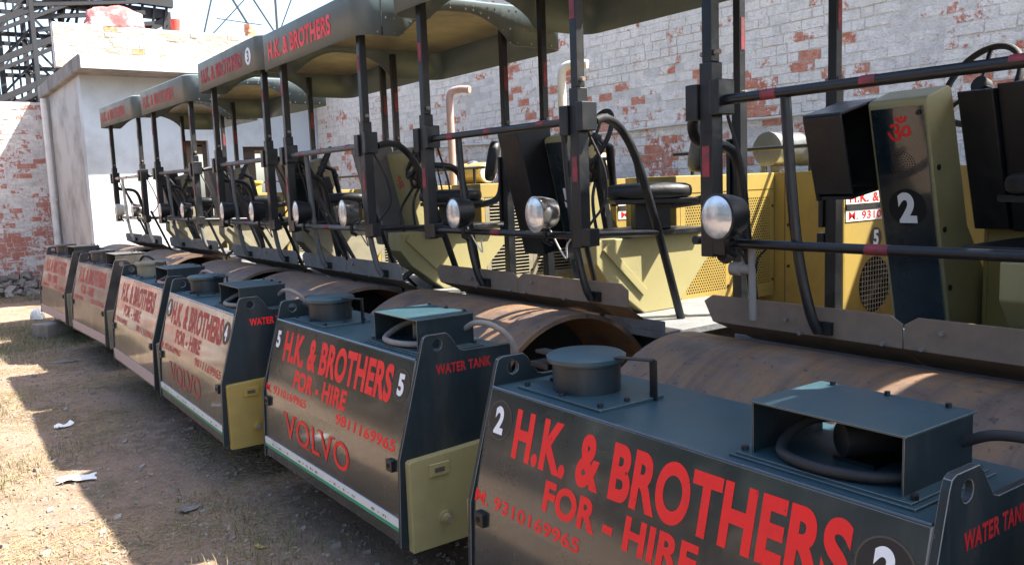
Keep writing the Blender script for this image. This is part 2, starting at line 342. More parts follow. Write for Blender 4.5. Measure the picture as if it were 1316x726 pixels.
# ------------------------------------------------------------------ brick walls
def set_rnd(me, vals):
    a = me.attributes.new('brick_rnd', 'FLOAT', 'FACE')
    a.data.foreach_set('value', vals)
def brick_mesh(mb_boxes, mat, name, rnds):
    me = mb_boxes.mesh(name, mat); set_rnd(me, [r for r in rnds for _ in range(6)]); return me
def brick_wall(name, label, origin, along, normal, length, height, mat, mortar, bl=.25, bh=.1, thick=.23, single=None, skip=None, z0=0):
    """wall with face at origin, running `along`, facing `normal`. single(s,z)->priority, highest 300 are own objects"""
    root = empty(name, origin); tag(root, label, 'wall')
    A = Vector(along); Nn = Vector(normal)
    core = MB()
    c = A * (length / 2) - Nn * (thick / 2) + Vector((0, 0, z0 + (height) / 2))
    core.obox(c, A * length / 2, Nn * thick / 2, Vector((0, 0, height / 2)))
    cm = core.mesh(name + '_core', mortar); link('mortar_core', cm, root)
    from mathutils import noise as mn
    rows = int(height / bh); lst = []
    for r in range(rows):
        z = z0 + r * bh + bh / 2
        s = -random.random() * bl if r % 2 else -bl / 2 * random.random()
        while s < length:
            L = bl if random.random() > .28 else bl * .52
            g_ = .0045 + .003 * random.random(); a, b_ = max(0, s + g_), min(length, s + L - g_)
            if b_ - a > .04 and not (skip and skip((a + b_) / 2, z)): lst.append((a, b_, z))
            s += L
    if single: lst.sort(key=lambda q: -single((q[0] + q[1]) / 2, q[2]))
    rest = MB(); rr = []; cache = {}
    for i, (a, b_, z) in enumerate(lst):
        mid = (a + b_) / 2; smooth = mn.noise(Vector((mid * .8, z * 1.6, 3)))
        pr = (-.002 if smooth > .16 else .0015 if smooth > -.05 else .006) + random.uniform(-.002, .005) + (.004 if random.random() < .1 else 0)
        hz = bh / 2 - .0045 + random.uniform(-.0025, .002); rn = random.random()
        tl = random.uniform(-.006, .006)
        if single and i < 300:
            key = (round((b_ - a) * 30), round(pr * 600), i % 7)
            if key not in cache:
                mb = MB(); hw = (b_ - a) / 2
                mb.obox((0, 0, 0), A * hw, Nn * .03, Vector((0, 0, hz)))
                mb.v = [tuple(Vector(q) + Vector((random.uniform(-.006, .006), random.uniform(-.004, .004), random.uniform(-.006, .006)))) for q in mb.v]
                cache[key] = brick_mesh(mb, mat, 'brick', [rn])
            o = link('brick', cache[key], root, A * mid + Nn * (pr - .03) + Vector((0, 0, z + tl)))
        else:
            mb = rest; k0 = len(mb.v)
            mb.obox(A * mid + Nn * (pr - .03) + Vector((0, 0, z + tl)), A * (b_ - a) / 2, Nn * .03, Vector((0, 0, hz))); rr.append(rn)
    if rr:
        o = link('brick_courses', brick_mesh(rest, mat, 'brick_courses', rr), root); tag(o, kind='stuff')
    return root
def ph(X0):
    return lambda s, z: -abs((X0 + s) - -3.2) - 1.3 * abs(z - 2.9)
WY = 7.4
brick_wall('brick_wall', 'long whitewashed brick wall with bare red patches behind the row of rollers', (-16.9, WY, 0), (1, 0, 0), (0, -1, 0), 17.5, 4.7, 'brick_lime', 'mortar_lime', single=ph(-16.9), thick=.35)
brick_wall('brick_wall', 'weathered red and white brick wall left of the white building', (-21, -3.0, 0), (0, 1, 0), (1, 0, 0), 6.0, 4.05, 'brick_left', 'mortar_lime', single=lambda s, z: s - .6 * abs(z - 2.2), bl=.25, bh=.105, thick=.3)
# cream service pipe clipped along the wall
mb = MB(); pts = [(-14.5 + i * .5, WY - .05, 2.56 - .004 * i + .012 * math.sin(i * 1.3)) for i in range(30)]
mb.tube(pts, .016, 8); o = link('conduit_pipe', mb.mesh('conduit_pipe', 'pipe_cream', 60)); tag(o, 'thin cream pipe running along the whitewashed brick wall', 'pipe')

# ------------------------------------------------------------------ white building on the far side
def building():
    root = empty('white_building', (-19, 5.2, 0)); tag(root, 'flat roofed white plastered building with projecting concrete eave', 'building')
    def P(name, mb, mat, parent=root, bevel=0, sm=None):
        me = mb.mesh(name, mat, sm); 
        for v_ in me.vertices: v_.co -= Vector((19 * -1, 5.2, 0)) if False else Vector((-19, 5.2, 0))
        return link(name, me, parent, bevel=bevel)
    # front wall (faces +x) with two openings, built as butted slabs
    ops = [(4.62, 5.12, 0, 2.98), (5.80, 6.35, 0, 2.86)]
    mb = MB(); y = 2.92
    for (a, b_, z0, z1) in ops:
        mb.box(-17.25, -17, y, a, 0, 4.15); mb.box(-17.25, -17, a, b_, z1, 4.15); y = b_
    mb.box(-17.25, -17, y, 9, 0, 4.15)
    P('front_wall', mb, 'plaster_white')
    mb = MB(); mb.box(-20.95, -17.253, 2.92, 3.15, 0, 4.15); P('side_wall', mb, 'plaster_side')
    for (a, b_, z0, z1) in ops:
        mb = MB(); mb.box(-17.20, -17.14, a, a + .07, 0, z1); mb.box(-17.20, -17.14, b_ - .07, b_, 0, z1); mb.box(-17.20, -17.14, a + .07, b_ - .07, z1 - .07, z1)
        fr = P('door', mb, 'door_wood')
        mb = MB(); mb.box(-17.185, -17.16, a + .07, a + .07 + (b_ - a - .14) * .55, .02, z1 - .07); P('door_leaf', mb, 'door_wood', fr)
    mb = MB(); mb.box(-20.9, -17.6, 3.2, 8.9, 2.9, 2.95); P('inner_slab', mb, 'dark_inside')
    mb = MB(); mb.box(-21.3, -16.25, 2.80, 9.2, 4.15, 4.42)
    me = mb.mesh('eave', 'concrete')
    sl_ = P('roof_slab', mb, 'concrete', bevel=.03)
    mb = MB(); mb.box(-16.249, -16.235, 2.83, 9.2, 4.17, 4.40); P('eave_band', mb, 'plaster_white', sl_)
    # drain pipe on the corner
    mb = MB(); mb.tube([(-20.7, 2.82, 0), (-20.7, 2.82, 4.1)], .07, 12); mb.tube([(-20.7, 2.82, 1.9), (-20.7, 2.82, 1.96)], .085, 12)
    P('drain_pipe', mb, 'white_paint', sm=60)
    mb = MB(); mb.tube([(-16.97, 3.86, 1), (-16.97, 3.86, 3.6), (-16.97, 4.0, 3.75), (-16.97, 4.4, 3.75)], .012, 6); P('wire_conduit', mb, 'concrete')
building()
pw = brick_wall('brick_parapet', 'whitewashed brick parapet standing on the roof of the white building', (-18, 2.72, 4.42), (0, 1, 0), (1, 0, 0), 5.6, .82, 'brick_parapet', 'mortar_lime', bl=.25, bh=.1, single=lambda s, z: z, thick=.25)

# rag covered heap, bucket and bricks on the parapet
def lump(name, c, sx, sy, sz, mat, label, cat, seed):
    from mathutils import noise as mn
    bm = bmesh.new(); bmesh.ops.create_icosphere(bm, subdivisions=4, radius=1)
    for v_ in bm.verts:
        n_ = mn.noise(v_.co * 1.6 + Vector((seed, 0, 0))) * .28 + mn.noise(v_.co * 4 + Vector((0, seed, 0))) * .12
        v_.co *= 1 + n_; v_.co.x *= sx; v_.co.y *= sy; v_.co.z = max(0, v_.co.z + .15) * sz
    me = bpy.data.meshes.new(name); bm.to_mesh(me); bm.free(); me.materials.append(MATS[mat]); me.shade_smooth()
    return tag(link(name, me, loc=c), label, cat)
lump('sack_heap', (-18.12, 3.85, 5.24), .14, .55, .33, 'red_cloth', 'red and white printed sack slumped on the brick parapet', 'sack', 3)
mb = MB(); mb.lathe([(0, .08), (.24, .10), (.24, .09), (.02, .07)], (0, 0, 0), 'z', 18); tag(link('bucket', mb.mesh('bucket', 'bucket_red', 50), loc=(-18.12, 4.98, 5.24)), 'small red bucket on the brick parapet', 'bucket')
for i, (y, rz, n_) in enumerate(((6.55, .2, 3),)):
    for j in range(n_):
        mb = MB(); mb.box(-.06, .06, -.12, .12, 0, .085)
        o = tag(link('loose_brick', mb.mesh('loose_brick', 'clay_brick'), loc=(-18.12, y - .03 * j, 5.24 + .086 * j), bevel=.006), ('lowest', 'middle', 'topmost')[j] + ' orange brick of the small stack on the parapet', 'brick'); o.rotation_euler.z = rz + j * .4

# ------------------------------------------------------------------ steel lattice tower and trusses beyond the building
def truss():
    root = empty('lattice_tower', (-27, 3.8, 0)); tag(root, 'dark steel lattice tower with sloping conveyor frames behind the brick wall', 'tower')
    O = Vector((-27, 3.8, 0))
    def bar(name, a, b_, w_, par=root):
        mb = MB(); mb.beam(Vector(a) - O, Vector(b_) - O, w_); return link(name, mb.mesh(name, 'truss_steel'), par)
    for x in (-27, -28.6):
        for y in (2.75, 3.55, 4.3):
            bar('leg', (x, y, 0), (x, y, 8.6), .13)
    for z in (4.7, 5.6, 6.5, 7.4, 8.3):
        for x in (-27, -28.6):
            bar('cross_beam', (x - .07, 2.7, z), (x - .07, 4.4, z), .11)
        for y in (2.75, 4.3): bar('cross_beam', (-27, y, z), (-28.6, y, z), .09)
    for i, z in enumerate((4.0, 4.9, 5.8, 6.7, 7.6)):
        for x in (-26.93, -28.53):
            bar('brace', (x, 2.75, z), (x, 3.55, z + .9), .06); bar('brace', (x, 4.3, z), (x, 3.55, z + .9), .06)
            bar('brace', (x + .04, 3.15, z), (x + .04, 3.15, z + .95), .05)
    for i, z in enumerate((4.6, 5.6, 6.6)):
        bar('sloping_chord', (-26.7, 2.2, z - .1), (-26.7, 5.4, z + 1.45), .16)
        bar('sloping_chord', (-26.6, 2.2, z - .35), (-26.6, 5.4, z + 1.2), .10)
        for t in range(7):
            y = 2.3 + t * .45; zz = z - .1 + (y - 2.2) * .484
            bar('brace', (-26.65, y, zz - .25), (-26.65, y + .22, zz + .08), .05)
    bar('pole', (-22, 2.93, 3.9), (-22, 2.93, 7.6), .09)
    # horizontal gantry towards the right
    bar('gantry_beam', (-27, 4.3, 7.45), (-27, 7.2, 7.35), .28); bar('gantry_beam', (-27, 4.3, 6.75), (-27, 7.2, 7.1), .10)
    for t in range(6):
        y = 4.4 + t * .48; bar('brace', (-27, y, 6.8 + t * .05), (-27, y + .3, 7.4), .07)
    bar('gantry_beam', (-27.1, 7.2, 7.45), (-27.1, 7.2, 6.3), .22); bar('gantry_beam', (-26.9, 5.9, 6.5), (-26.9, 7.1, 7.15), .2)
    for t in range(4): bar('brace', (-27.2, 5.4 + .25 * t, 5.9), (-27.2, 5.6 + .3 * t, 7.2), .06)
    for t in range(5):
        bar('gantry_beam', (-26.9 + .1 * t, 3.6, 6.3 + .32 * t), (-26.9 + .1 * t, 6.9 - .2 * t, 6.75 + .28 * t), .12)
    for t in range(9): bar('brace', (-26.8, 4.2 + .34 * t, 6.2), (-26.8, 4.5 + .34 * t, 7.9), .07)
    bar('gantry_beam', (-26.7, 4.4, 7.75), (-26.7, 7.3, 7.62), .22)
    r2 = empty('roof_truss', (-27, 8.7, 0)); tag(r2, 'low dark steel roof truss behind the parapet', 'truss')
    O = Vector((-27, 8.7, 0))
    a, m_, b_ = (-27, 7.5, 6.3), (-27, 8.7, 6.75), (-27, 10, 6.45)
    bar('chord', a, m_, .12, r2); bar('chord', m_, b_, .12, r2); bar('chord', (-27, 7.5, 6.0), (-27, 10, 6.55), .12, r2)
    bar('post', (-27, 8.7, 3.5), m_, .10, r2); bar('post', b_, (-27, 10, 3.5), .10, r2); bar('post', a, (-27, 7.5, 3.5), .10, r2)
    for q in ((8.1, 6.45, 8.4, 6.2), (8.4, 6.6, 8.7, 6.2), (9.1, 6.62, 8.7, 6.2), (9.5, 6.55, 9.1, 6.3)): bar('brace', (-27, q[0], q[1]), (-27, q[2], q[3]), .05, r2)
    r3 = empty('wire_mast', (-32, 12.3, 0)); tag(r3, 'thin grey mast with crossed stay rods against the sky', 'mast'); O = Vector((-32, 12.3, 0))
    for a, b_, w_ in (((-32, 12.6, 0), (-32, 12.6, 12), .07), ((-32, 9.7, 11.2), (-32, 12.3, 6.9), .06), ((-32, 10.9, 10.5), (-32, 12.6, 7.9), .05), ((-32, 13.8, 10.6), (-32, 12.6, 7.9), .04), ((-32, 9.5, 6.8), (-32, 10.6, 10.6), .05), ((-32, 9.9, 7.6), (-32, 11.6, 9.4), .04), ((-32, 10.3, 8.4), (-32, 12.0, 8.3), .03)):
        bar('stay_rod', a, b_, w_, r3)
truss()

# ------------------------------------------------------------------ rollers
CU, CD = .9, 2.6
def T(mb):
    mb.v = [(x - CU, y - CD, z) for x, y, z in mb.v]; return mb
def pm(key, fn, mat, smooth=None):
    """cached mesh in roller coordinates"""
    return cached((key, mat), lambda: T(fn()).mesh(key, mat, smooth))
TT = 1.11; KN = .67; BT = .268; DT = .11
UPV = Vector((0, DT, TT - KN)).normalized()
def on_upper(u, z, off=.0008):
    d = (z - KN) / (TT - KN) * DT; nrm = Vector((0, -UPV.z, UPV.y))
    return Vector((u - CU, d - CD, z)) + nrm * off
def arcpath(pts, n=6):
    """Catmull-Rom through points"""
    P = [Vector(p) for p in pts]; P = [P[0] * 2 - P[1]] + P + [P[-1] * 2 - P[-2]]; out = []
    for i in range(1, len(P) - 2):
        for k in range(n):
            t = k / n; a, b_, c, d = P[i - 1], P[i], P[i + 1], P[i + 2]
            out.append(.5 * ((2 * b_) + (c - a) * t + (2 * a - 5 * b_ + 4 * c - d) * t * t + (3 * b_ - a - 3 * c + d) * t ** 3))
    out.append(P[-2]); return out

def canopy_outline(u0, u1, d0, d1):
    """closed plan outline with rounded corners; returns points (u,d)"""
    r = .13; pts = []
    for (cx, cy, a0) in ((u0 + r, d0 + r, 180), (u1 - r, d0 + r, 270), (u1 - r, d1 - r, 0), (u0 + r, d1 - r, 90)):
        for k in range(7):
            a = R(a0 + 15 * k); pts.append((cx + r * math.cos(a), cy + r * math.sin(a)))
        if a0 == 270 or a0 == 90:
            ds = [d0 + r + (d1 - d0 - 2 * r) * i / 26 for i in range(1, 26)]
            if a0 == 90: ds = ds[::-1]
            # a0==270: right side going back ; a0==90: left side coming forward
            for d in ds: pts.append(((u1 if a0 == 270 else u0), d))
    return pts
def arch(d, d0, d1, rise):
    t = (d - d0) / (d1 - d0); a, b_ = .19, .70
    if t <= a or t >= b_: return 0
    s = (t - a) / (b_ - a); return rise * min(1, 1.05 * math.sin(math.pi * s) ** .62)

def make_roller(k, x, y, th, o):
    """o: options for this machine"""
    c, s_ = math.cos(th), math.sin(th)
    root = empty('road_roller', (x + c * CU - s_ * CD, y + s_ * CU + c * CD, 0), th)
    tag(root, o['label'], 'road roller', 'road rollers parked side by side')
    tp = o.get('tank', 'tank_black'); tt_ = 'tank_teal' if tp != 'tank_black_dusty' else tp; tsky_ = 'tank_teal_skylit' if tp != 'tank_black_dusty' else tp; rl = o.get('red', 'red_letter')
    def P(name, key, fn, mat, parent=root, sm=None, bevel=0, off=(0, 0, 0)):
        return link(name, pm(key, fn, mat, sm), parent, off, bevel=bevel)
    # ---- water tank
    tank = P('water_tank', 'tank', lambda: MB().prism_x([(-.02, BT), (.58, BT), (.62, .6), (.62, TT), (DT, TT), (0, KN)][::1], .022, 1.778), tp, bevel=.008)
    def side(u0, u1):
        out = [(-.028, BT - .01), (-.012, KN), (.135, 1.19), (.145, 1.213), (.165, 1.222), (.265, 1.222), (.285, 1.205), (.335, 1.135), (.36, 1.126), (.63, 1.122), (.63, .55), (.50, BT - .01)]
        return plate_with_holes(out, [circ(.213, 1.172, .027)], u0, u1)
    P('side_plate', 'sideL', lambda: side(0, .0215), tt_, tank, bevel=.003); P('side_plate', 'sideR', lambda: side(1.7785, 1.8), tt_, tank, bevel=.003)
    P('sky_reflection_overlay', 'tskyoverlay', lambda: MB().box(.0222, 1.7778, DT + .006, .6195, TT - .004, TT + .0007), tsky_, tank)  # thin overlay on the tank top, carries the painted sky reflection
    # top seam roll
    P('edge_weld', 'seam', lambda: MB().tube([(.025 + i * .05, DT + .004, TT + .001) for i in range(36)], .006, 6), tp, tank, 60)
    # filler neck
    P('mounting_plate', 'cplate', lambda: MB().box(.116, .60, .165, .467, TT + .001, TT + .012), tsky_, tank, bevel=.002)
    for i in range(3):
        for j in range(3):
            if i == 1 and j == 1: continue
            P('bolt', 'pbolt%d%d' % (i, j), lambda: MB().lathe([(0, .011), (.012, .011)], (.145 + .213 * i, .192 + .124 * j, TT + .012), 'z', 6), 'steel_black', tank)
    neck = P('filler_neck', 'neck', lambda: MB().lathe([(0, .128), (.10, .128), (.104, .14), (.112, .14)], (.33, .335, TT + .012), 'z', 36), o.get('neck', tt_), tank, 40)
    P('filler_lid', 'lid', lambda: MB().lathe([(0, .148), (.016, .150), (.024, .138), (.026, .0001)], (.33, .335, TT + .125), 'z', 36, caps=False), o.get('neck', tsky_), tank, 35)
    P('hinge_tab', 'hinge', lambda: MB().box(.11, .21, .26, .31, TT + .126, TT + .140).box(.09, .20, .25, .32, TT + .070, TT + .094), 'steel_black', tank, bevel=.003)
    P('lid_strap', 'strap', lambda: MB().beam((.46, .36, TT + .146), (.60, .42, TT + .146), .035, .006).beam((.598, .42, TT + .149), (.598, .42, TT + .001), .035, .007), 'steel_black', tank, bevel=.002)
    # pump box, open to the front
    P('pump_base', 'pbase', lambda: MB().box(1.17, 1.715, .15, .53, TT + .001, TT + .009).box(1.185, 1.70, .16, .52, TT + .0092, TT + .016), tsky_, tank, bevel=.002)
    bz0, bz1 = TT + .0165, TT + .165
    box = P('pump_cover', 'pcover', lambda: MB().box(1.222, 1.227, .185, .505, bz0, bz1 - .006).box(1.661, 1.666, .185, .505, bz0, bz1 - .006).box(1.42, 1.661, .50, .505, bz0, bz1 - .006).box(1.227, 1.661, .50, .505, bz0 + .1, bz1 - .006), tt_, tank, bevel=.0015)
    P('cover_lid', 'pclid', lambda: MB().box(1.216, 1.672, .180, .511, bz1 - .0055, bz1), tsky_, tank, bevel=.0015)
    for i in range(3): P('bolt', 'tbolt%d' % i, lambda: MB().lathe([(0, .009), (.012, .009)], (1.27 + .17 * i, .49, bz1), 'z', 6), 'steel_black', tank)
    for q, (bu, bd) in enumerate(((1.195, .19), (1.195, .48), (1.69, .19), (1.69, .36), (1.69, .49))): P('bolt', 'bbolt%d' % q, lambda: MB().lathe([(0, .011), (.012, .011)], (bu, bd, TT + .016), 'z', 6), 'steel_black', tank)
    pump = P('pump_motor', 'pump', lambda: MB().lathe([(0, .038), (.004, .046), (.15, .046), (.152, .052), (.2, .052), (.204, .04)], (1.42, .30, TT + .075), (Vector((.5, .86, 0)), Vector((.86, -.5, 0)), Vector((0, 0, 1))), 24), o.get('pump', 'rubber'), tank, 40)
    P('pump_foot', 'pfoot', lambda: MB().box(1.40, 1.52, .30, .44, TT + .017, TT + .028), 'steel_black', tank)
    cab = o.get('cable', 'rubber')
    P('hose', 'hose1', lambda: MB().tube(arcpath([(1.46, .43, TT + .06), (1.36, .42, TT + .10), (1.29, .33, TT + .09), (1.30, .21, TT + .04), (1.42, .165, TT + .035), (1.55, .19, TT + .035), (1.64, .25, TT + .04)]), .015, 10), cab, tank, 60)
    P('hose', 'hose2', lambda: MB().tube(arcpath([(1.66, .46, TT + .09), (1.74, .47, TT + .125), (1.84, .50, TT + .12), (1.90, .56, TT + .05), (1.90, .62, TT - .12)]), .014, 10), cab, tank, 60)
    # latch blocks on the knee, name strip, roundels and lettering
    for i, u in enumerate((.085, 1.70)):
        lb = P('latch_block', 'latch%d' % i, lambda: MB().box(u - .028, u + .028, -.020, .0005, KN - .075, KN - .02), 'steel_black', tank, bevel=.003)
        P('latch_hole', 'lhole%d' % i, lambda: MB().lathe([(0, .011), (.003, .011)], (u - .004, -.0235, KN - .048), 'y', 12), 'dark_inside', lb)
    if o.get('strip'):
        P('marking_strip', 'strip' + o['strip'], lambda: MB().box(.024, 1.776, -.0215, -.0105, .345 if o['strip'] == 'white_paint' else .285, .385), o['strip'], tank)
        if o['strip'] == 'white_paint': P('green_line', 'gline', lambda: MB().box(.024, 1.776, -.0222, -.0105, .327, .3445), 'green_strip', tank)
        if o['strip'] == 'white_paint': link('lettering', text_mesh('c - n - t      e i c h e      - z - t - u       e - n', 1.5, .016, 'decal_black', 0), tank, mat=frame((.15 - CU, -.0228 - CD, .357), (1, 0, 0), (0, 0, 1)))
    def T_up(txt, u0, u1, z0, z1, mat, bold=.03, jit=0):
        sc = 1 / UPV.z
        return link('lettering', text_mesh(txt, u1 - u0, (z1 - z0) * sc, mat, bold), tank, mat=frame(on_upper(u0, z0), (1, 0, 0), UPV))
    T_up('H.K. & BROTHERS', .215, 1.60, .885, 1.065, rl, .04)
    T_up('FOR - HIRE', .44, 1.15, .758, .864, rl, .04)
    def T_lo(txt, u0, u1, z0, z1, mat, bold=.03):
        return link('lettering', text_mesh(txt, u1 - u0, z1 - z0, mat, bold), tank, mat=frame((u0 - CU, -.0022 - .02 * (KN - z0) / (KN - BT) - CD, z0), (1, 0, 0), (0, -.02, -(KN - BT)) if False else (0, .02, KN - BT)))
    T_up('M. 9310169965', .03, .66, .680, .728, rl, .02)
    T_up('9811169965', 1.06, 1.72, .682, .738, rl, .025)
    if o.get('volvo'):
        h0, h1 = .455, .605
        T_lo('VOLVO', .36, 1.24, h0, h1, o.get('vred', rl), .004)
        for (cx, top) in ((.36, 1), (.51, 1), (.705, 0), (.87, 1), (1.03, 1)):
            mb = lambda: MB().box(cx - .03, cx + .035, (-.0068 if top else -.0135), (-.0030 if top else -.0095), (h1 - .007) if top else h0, h1 if top else h0 + .008)
            P('serif', 'serif%.2f' % cx, mb, o.get('vred', rl), tank)
    if o.get('num'):
        for u, z in ((.11, 1.0), (1.685, .985)):
            md = lambda r_, t_, mm: cached(('disc', r_, mm), lambda: MB().lathe([(-t_, r_), (t_, r_)], (0, 0, 0), 'z', 36).mesh('disc', mm))
            fr = frame(on_upper(u, z, .0012), (1, 0, 0), UPV)
            ringd = link('roundel', md(.076, .0006, 'decal_ring'), tank, mat=fr)
            link('roundel_face', md(.071, .0010, 'decal_black'), ringd)
            link('number', text_mesh(o['num'], .058, .105, 'white_letter', .045), ringd, (-.029, -.0525, .0021))
    # WATER TANK on the side plate
    link('lettering', text_mesh('WATER TANK', .31, .048, o.get('wred', 'red_letter_dull'), .03), tank, mat=frame((1.8012 - CU, .20 - CD, 1.03), (0, 1, 0), (0, 0, 1)))
    # ---- yoke arms (yellow)
    for i, (u0, u1) in enumerate(((-.048, -.001), (1.801, 1.846))):
        yk = P('yoke_arm', 'yoke%d' % i, lambda: MB().prism_x([(.012, .235), (.95, .235), (1.25, .45), (1.25, .78), (.95, .78), (.62, .69), (.022, .665), (.012, .655)], u0, u1), o.get('yoke', 'yellow_pale'), bevel=.004)
        uo = u1 if i else u0; sg = 1 if i else -1
        P('slot_bracket', 'slotb%d' % i, lambda: MB().box(min(uo, uo + sg * .012), max(uo, uo + sg * .012), .11, .215, .575, .635), o.get('yoke', 'yellow_pale'), yk, bevel=.003)
        P('slot', 'slot%d' % i, lambda: MB().box(min(uo + sg * .0121, uo + sg * .014), max(uo + sg * .0121, uo + sg * .014), .135, .188, .593, .615), 'decal_ring', yk, bevel=.008)
        P('pivot_bolt', 'pivb%d' % i, lambda: MB().lathe([(0, .03), (.012 * sg, .03), (.0125 * sg, .02), (.034 * sg, .02)], (uo, .185, .37), 'x', 16), o.get('yoke', 'yellow_pale'), yk, 35)
        P('bolt_head', 'pivh%d' % i, lambda: MB().lathe([(.034 * sg, .017), (.046 * sg, .016)], (uo, .185, .37), 'x', 6), 'bolt_steel', yk)
    # ---- drums
    def drum(dc):
        return MB().lathe([(.55, .30), (.55, .56), (.06, .575), (.06, .6), (1.74, .6), (1.74, .575), (1.25, .56), (1.25, .30), (1.25, .08), (1.79, .08), (1.79, .0001)], (0, dc, .6), 'x', 72, caps=False)
    dr = P('drum', 'drumf', lambda: drum(1.1), 'drum_rust', sm=30)
    for i, t in enumerate((.545, 1.24)): P('drum_disc', 'ddisc%d' % i, lambda: MB().lathe([(t, .565), (t + .015, .565)], (0, 1.1, .6), 'x', 36), 'dark_inside', dr)
    P('drum', 'drumr', lambda: drum(4.35), 'drum_rust', sm=30)
    # ---- folded fender plates over the drum
    fm = o.get('fender', 'fender_brown')
    def fend(u0, u1, cut0, cut1):
        zt, zb, zl = TT + .255, TT + .135, TT + .045; d0 = 1.235
        prof = [(d0 + .01, zt), (d0, zt), (d0, zb), (d0 + .16, zl), (d0 + .165, zl + .009), (d0 + .01, zb + .007)]
        mb = MB(); n = len(prof); us = [u0, u0 + .05, u1 - .05, u1]; 
        for iu, u in enumerate(us):
            for j, (d, z) in enumerate(prof):
                zz = z
                if iu in (0, 3) and j in (0, 1): zz = z - .03
                uu = u
                if iu == 0 and cut0 and j in (2, 5): uu = u + .05
                if iu == 0 and cut0 and j in (3, 4): uu = u + .16
                if iu == 3 and cut1 and j in (3, 4): uu = u - .1
                if iu == 1 and cut0 and j in (2, 3, 4, 5): uu = u + .17
                mb.v.append((uu, d, zz))
        for i in range(3):
            for j in range(n): mb.f.append((i * n + j, i * n + (j + 1) % n, (i + 1) * n + (j + 1) % n, (i + 1) * n + j))
        mb.f.append(tuple(range(n))[::-1]); mb.f.append(tuple(range(3 * n, 4 * n))); return mb
    fa = P('fender_plate', 'fendL', lambda: fend(.10, 1.05, 1, 0), fm, bevel=.002); fb = P('fender_plate', 'fendR', lambda: fend(1.058, 2.0, 0, 1), fm, bevel=.002)
    for i, (u, z) in enumerate(((.62, TT + .14), (.98, TT + .145), (.55, TT + .19))): P('bolt', 'fbl%d' % i, lambda: MB().lathe([(-.016, .009), (0, .009)], (u, 1.234, z), 'y', 6), 'bolt_steel', fa)
    for i, (u, z) in enumerate(((1.13, TT + .145), (1.5, TT + .14), (1.2, TT + .21), (1.72, TT + .15))): P('bolt', 'fbr%d' % i, lambda: MB().lathe([(-.016, .009), (0, .009)], (u, 1.234, z), 'y', 6), 'bolt_steel', fb)
    # ---- operator platform
    P('deck', 'deck', lambda: MB().box(.05, 2.0, 1.50, 2.72, TT - .07, TT - .03).box(.05, 2.0, 1.50, 1.51, TT - .0299, TT + .03).box(.25, 1.75, 1.75, 2.7, .45, TT - .071), 'deck_plate', bevel=.004)
    ped = P('operator_pedestal', 'ped', lambda: MB().prism_x([(1.62, TT + .17), (1.90, TT - .03), (2.18, TT - .03), (2.62, TT + .40), (2.62, TT + .44), (1.52, TT + .44), (1.52, TT + .30)], 1.25, 1.45), o.get('ped', 'yellow_pale'), bevel=.006)
    P('gusset_strip', 'gus', lambda: MB().beam((1.458, 1.58, TT + .40), (1.458, 1.90, TT + .10), .016, .05), o.get('ped', 'yellow_pale'), ped, bevel=.003)
    P('swivel_base', 'swiv', lambda: MB().box(1.0, 1.5, 1.75, 2.41, TT + .441, TT + .475).box(1.25, 1.46, 2.411, 2.62, TT + .441, TT + .46), 'steel_black', ped, bevel=.004)
    # console pillar leaning forward
    con = P('console', 'console', lambda: MB().prism_x([(2.19, TT + .02), (2.70, TT + .02), (2.32, TT + .52), (2.15, TT + 1.14), (2.12, TT + 1.15), (1.955, TT + 1.10), (1.94, TT + 1.08)], .46, .735), o.get('con', 'yellow_pale'), bevel=.006)
    cx = Vector((0, -.25, 1.06)).normalized()
    def con_at(u, t, off): # t: 0 bottom..1 top of the slanted front
        q = Vector((u, 2.19, TT + .02)).lerp(Vector((u, 1.94, TT + 1.08)), t); q += Vector((0, -cx.z, cx.y)) * off; return q
    if o.get('plate', 1):
        fp = P('face_plate', 'fplate', lambda: MB().obox(con_at(.5975, .5, .004), (.122, 0, 0), Vector((0, -cx.z, cx.y)) * .003, cx * .525), tp, con, bevel=.002)
        for i, (u, t) in enumerate(((.495, .955), (.70, .955))): P('bolt', 'cpb%d' % i, lambda: MB().lathe([(0, .011), (.008, .011)], con_at(u, t, .007), (Vector((0, -cx.z, cx.y)), Vector((1, 0, 0)), cx), 8), 'steel_black', fp)
        def on_plate(u, t, off=.0085): q = con_at(u, t, off); return frame((q.x - CU, q.y - CD, q.z), (1, 0, 0), cx)
        if k == 0:
            om = text_mesh('\u0950', .11, .11, 'red_letter', .008); link('emblem', om, fp, mat=on_plate(.545, .845))
            def dots():
                mb = MB(); n_ = Vector((0, -cx.z, cx.y))
                for rr in range(1, 6):
                    for q in range(rr * 6):
                        a = 2 * math.pi * q / (rr * 6); mb.lathe([(0, .0034), (.0006, .0034)], con_at(.60 + .0115 * rr * math.cos(a), .745 + .0115 * rr * math.sin(a) / 1.09, .0075), (n_, Vector((1, 0, 0)), cx), 5)
                return mb
            P('speaker_holes', 'spk', dots, 'dark_inside', fp)
        if o.get('num'):
            rd = link('roundel', cached('cdisc', lambda: MB().lathe([(-.0006, .088), (.0008, .088)], (0, 0, 0), 'z', 36).mesh('disc', 'dark_inside')), fp, mat=on_plate(.60, .56 if k == 0 else .62))
            link('number', text_mesh(o['num'], .085, .145, 'white_letter', .05), rd, (-.0425, -.0725, .002))
    elif o.get('emblem'):
        q = con_at(.53, .72, .003); link('emblem', text_mesh('\u0950', .12, .12, 'red_letter_faded', .015), con, mat=frame((q.x - CU, q.y - CD, q.z), (1, 0, 0), cx))
    lbm = o.get('leftbox', 'steel_black')
